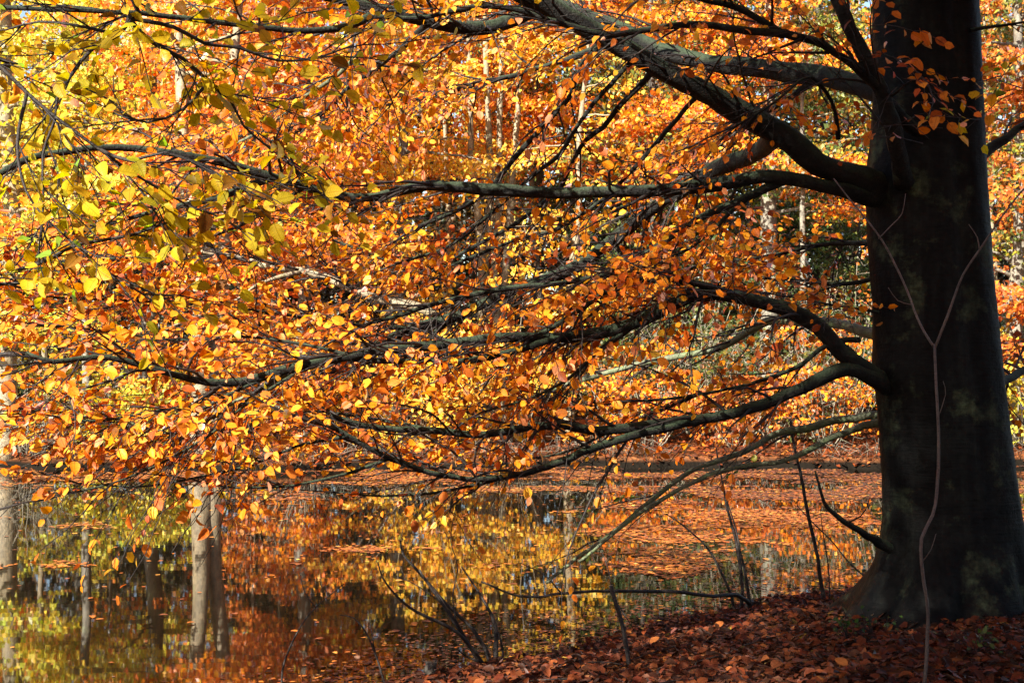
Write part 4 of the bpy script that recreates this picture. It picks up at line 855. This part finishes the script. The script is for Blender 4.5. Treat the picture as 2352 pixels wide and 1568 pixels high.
gt = np.random.default_rng(93)
for k in range(18):
    u = gt.uniform(1250, 2330); dd = gt.uniform(7.3, 9.6); x = X(u, dd)
    if near_edge(x) - dd < .5: continue
    az = gt.uniform(0, 3.1); ln = gt.uniform(.12, .42)
    ctl = [[x + math.cos(az) * ln * q + gt.normal(0, .012), dd + math.sin(az) * ln * q + gt.normal(0, .012), 0, .005 * (1 - .5 * q)] for q in (0, .35, .7, 1)]
    for q in ctl: q[2] = float(height(q[0], q[1])) + .045
    tw = root('dead_twig', (x, dd, float(height(x, dd))), 'short dead twig lying on the leaf litter of the bank', 'twig', 'dead twigs on the leaf litter')
    tb = Tubes(); pp, rr = smooth_path(ctl, .03, .5, k); tb.add(pp, rr, 5, .05); tb.build('stick', M_TWIG, tw)
for k, (u, v, dd, hh) in enumerate(((2010, 1420, 9.0, .12), (1945, 1470, 8.7, .08), (2240, 1500, 8.0, .08))):
    x = X(u, dd); z0 = float(height(x, dd)); sd = root('seedling', (x, dd, z0), 'tiny green seedling sprouting through the brown leaves', 'seedling', 'green seedlings on the bank')
    spq = Spray(900 + k)
    for q in range(4): spq.shoot((x, dd, z0 + .02), np.array([gt.normal(0, .5), gt.normal(0, .5), 1]), hh, .0025, [(.03, .06, .012, 1), (.05, .07, .016, 1)], .035, 1, .1)
    spq.tw.build('stem', M_TWIG, sd); me = leaf_mesh('leafage', spq.lv.arrays(), 1, k); me.materials.append(M_LEAF_FAR); me.transform(Matrix.Translation(-Vector(sd.location)))
    o = bpy.data.objects.new('leafage', me); sc.collection.objects.link(o); o.parent = sd; tag(o, kind='stuff')
# ------------------------------------------------------------------ fallen leaves
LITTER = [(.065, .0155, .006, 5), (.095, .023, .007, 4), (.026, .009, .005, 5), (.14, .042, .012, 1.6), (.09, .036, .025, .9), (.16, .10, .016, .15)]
FLOATC = [(.38, .105, .012, 5), (.27, .065, .010, 4), (.46, .17, .022, 2.5), (.15, .04, .012, 3), (.55, .33, .08, .35)]
gl_ = np.random.default_rng(61)
def scatter_ground(n, x0, x1, y0, y1, cond, g, pal, size, lift, tilt):
    x = g.uniform(x0, x1, n); y = g.uniform(y0, y1, n); k = cond(x, y); x, y = x[k], y[k]; m = len(x)
    z = height(x, y) + g.uniform(.004, lift, m); az = g.uniform(0, 6.283, m)
    a = np.stack([np.cos(az), np.sin(az), g.normal(0, tilt, m)], 1); nn = np.stack([g.normal(0, tilt, m), g.normal(0, tilt, m), np.ones(m)], 1)
    return np.stack([x, y, z], 1), a, nn, size * g.uniform(.6, 1.25, m), pick_cols(pal, m, g)
lit = Leaves()
lit.add(*scatter_ground(66000, -3.5, 7.5, 5.2, 13.6, lambda x, y: (near_edge(x) - y > .12 + .12 * gl_.random(len(x))) & ((x - TRX) ** 2 + (y - TRY) ** 2 > .30) & (np.abs(x) < .42 * y + .9), gl_, LITTER, .068, .05, .36))
p, a, n, s, c = lit.arrays()
# upright curled ones on top
def scatter_things(lv, mat, count, seed, name, label, cat, group, foliage, flabel, lvl, names, zs=1):
    """the leaves that show largest are things of their own; the uncountable rest is one layer"""
    p, a, n, s, c = lv.arrays(); uv = proj(p); face = np.abs((n * unit(p - np.array([0, 0, CAM_H]))).sum(1))
    size = s / p[:, 1] * (.35 + face); ins = (uv[:, 0] > 5) & (uv[:, 0] < 2347) & (uv[:, 1] < 1560)
    order = np.argsort(-np.where(ins, size, -1)); big, rest = order[:count], order[count:]
    g = np.random.default_rng(seed); T, Fc = TPL[2]; big = big[np.argsort(c[big, 0])]
    for gk, gi in enumerate(np.array_split(big, 20)):
        TT = T.copy(); TT[:, 2] *= g.uniform(.4, 2.6) * zs; TT[:, 1] *= g.uniform(.85, 1.2); TT[:, 1] += .07 * g.normal() * TT[:, 0] ** 2
        me = np_mesh(name, TT, Fc, np.tile(c[gi].mean(0), (len(T), 1)), T[:, :2] + np.array([0, .5]), smooth=True); me.materials.append(mat)
        for i in gi:
            b = np.cross(n[i], a[i]); o = bpy.data.objects.new(name, me); sc.collection.objects.link(o)
            o.matrix_basis = Matrix([[*(np.array([a[i][k], b[k], n[i][k]]) * s[i]), p[i][k]] for k in range(3)] + [[0, 0, 0, 1]])
            word = names[min(len(names) - 1, gk * len(names) // 20)]
            tag(o, word + ' ' + label, cat, word + ' ' + group)
    me = leaf_mesh(foliage, (p[rest], a[rest], n[rest], s[rest], c[rest]), lvl, seed, (.3 * zs, 2 * zs)); me.materials.append(mat)
    tag(link(bpy.data.objects.new(foliage, me)), flabel, 'leaf litter', kind='stuff')
scatter_things(lit, M_LITTER, 300, 17, 'fallen_leaf', 'beech leaf lying on the shaded bank', 'leaf', 'fallen leaves on the shaded bank', 'leaf_litter', 'thick carpet of rust brown leaves on the shaded bank', 1, ('dark brown', 'red brown', 'rust', 'orange'))

fl = Leaves(); gf = np.random.default_rng(62)
def vnoise(x, y, seed):
    g = np.random.default_rng(seed); T = g.random((64, 64)); xi = np.floor(x).astype(int); yi = np.floor(y).astype(int); fx = x - xi; fy = y - yi
    fx = fx * fx * (3 - 2 * fx); fy = fy * fy * (3 - 2 * fy); q = lambda a, b: T[a % 64, b % 64]
    return (q(xi, yi) * (1 - fx) + q(xi + 1, yi) * fx) * (1 - fy) + (q(xi, yi + 1) * (1 - fx) + q(xi + 1, yi + 1) * fx) * fy
def drift(x, y):
    return .5 * vnoise(x * .55, y * .9, 1) + .3 * vnoise(x * 1.3, y * 2.6, 2) + .2 * vnoise(x * 3.2, y * 6, 3)
def float_density(x, y):
    nz = drift(x, y)
    want = np.interp(y, [8, 12.8, 13.6, 15.0, 16.0, 17.0, 19.0, 19.8, 21.0, 21.8, 26], [-.1, -.1, .10, .22, .26, .46, .50, .28, .26, .50, .66])
    want = want + np.where((y > 13) & (y < 17), np.clip((x - .8) * .16, -.1, .24), 0) + np.where((y > 19) & (y < 22), np.clip((x - 1) * .10, 0, .22), 0) - np.where((y > 15.5) & (y < 20), np.clip((-2.2 - x) * .12, 0, .25), 0)
    t = (nz - (.78 - .56 * want)) / .12
    d = np.clip(t, 0, 1) * .9 + .006
    sn = y - near_edge(x)
    d = np.maximum(d, np.clip(1.15 - sn / 1.9 + (nz - .5) * .9, 0, 1) * .9)
    return d
n0 = 150000; y = np.sqrt(gf.uniform(8.6 ** 2, 26.4 ** 2, n0)); x = gf.uniform(-.43, .43, n0) * y
ok = (gf.random(n0) < float_density(x, y)) & (y - near_edge(x) > .03) & (far_edge(x) - y > .02); x, y = x[ok], y[ok]; m = len(x)
az = gf.uniform(0, 6.283, m)
near_b = (y - near_edge(x) < 2.0) | (y < 10.6)
cc = pick_cols(FLOATC, m, gf); cb = pick_cols(LITTER, m, gf) * 1.35; far_r = (y > 19.5) & (gf.random(m) < np.clip(.25 + x * .08, .1, .7)); cc = np.where(far_r[:, None], cb * 1.1, cc); cc = np.where((near_b & (gf.random(m) < .75))[:, None], cb, cc)
fl.add(np.stack([x, y, gf.uniform(.004, .010, m)], 1), np.stack([np.cos(az), np.sin(az), gf.normal(0, .02, m)], 1), np.stack([gf.normal(0, .035, m), gf.normal(0, .035, m), np.ones(m)], 1), np.where(near_b, .046, .075) * gf.uniform(.6, 1.25, m), cc)
print('floating', m)
scatter_things(fl, M_FLOAT, 300, 18, 'floating_leaf', 'leaf floating flat on the pond', 'leaf', 'leaves afloat on the pond', 'floating_leaves', 'drifts of orange leaves afloat on the pond', 0, ('dark brown', 'brown', 'orange', 'pale gold'), .25)

# dead stalks, sedge and roots hanging over the edge of the far bank
gfr = np.random.default_rng(88); fr = Tubes()
for k in range(1500):
    x = gfr.uniform(-14, 15)
    if math.sin(x * 1.3) + math.sin(x * .47 + 2) + gfr.normal(0, .7) < -.1: continue
    y = float(far_edge(x)) + gfr.uniform(.05, .45); h = gfr.uniform(.12, .5); z0 = float(height(x, y)); lean = gfr.normal(0, .25); fw = -gfr.uniform(.05, .5)
    fr.add(np.array([(x, y, z0 - .02), (x + lean * .4, y + fw * .35, z0 + h * .8), (x + lean, y + fw, z0 + h * gfr.uniform(.2, 1.0))]), [.006, .005, .002], 3)
tag(fr.build('bank_fringe', M_GREYBARK), 'dry stalks and sedge hanging over the edge of the far bank', 'dead stalks', kind='stuff')
# litter on the far bank
gb = np.random.default_rng(63)
p, a, n, s, c = scatter_ground(80000, -15, 16, 25.2, 46, lambda x, y: (y - far_edge(x) > .02) & (gb.random(len(x)) < np.clip(1.25 - (y - 26) / 22, .2, 1)), gb, [(.20, .052, .012, 5), (.13, .034, .010, 5), (.28, .10, .02, 1.6), (.07, .024, .012, 4)], .13, .06, .35)
me = leaf_mesh('bank_litter', (p, unit(a), unit(n), s, c), 0, 6); me.materials.append(M_LITTER)
tag(link(bpy.data.objects.new('bank_litter', me)), 'sunlit carpet of rust leaves on the far bank', 'leaf litter', kind='stuff')
print('tris', sum(len(o.data.polygons) for o in sc.objects if o.type == 'MESH'))
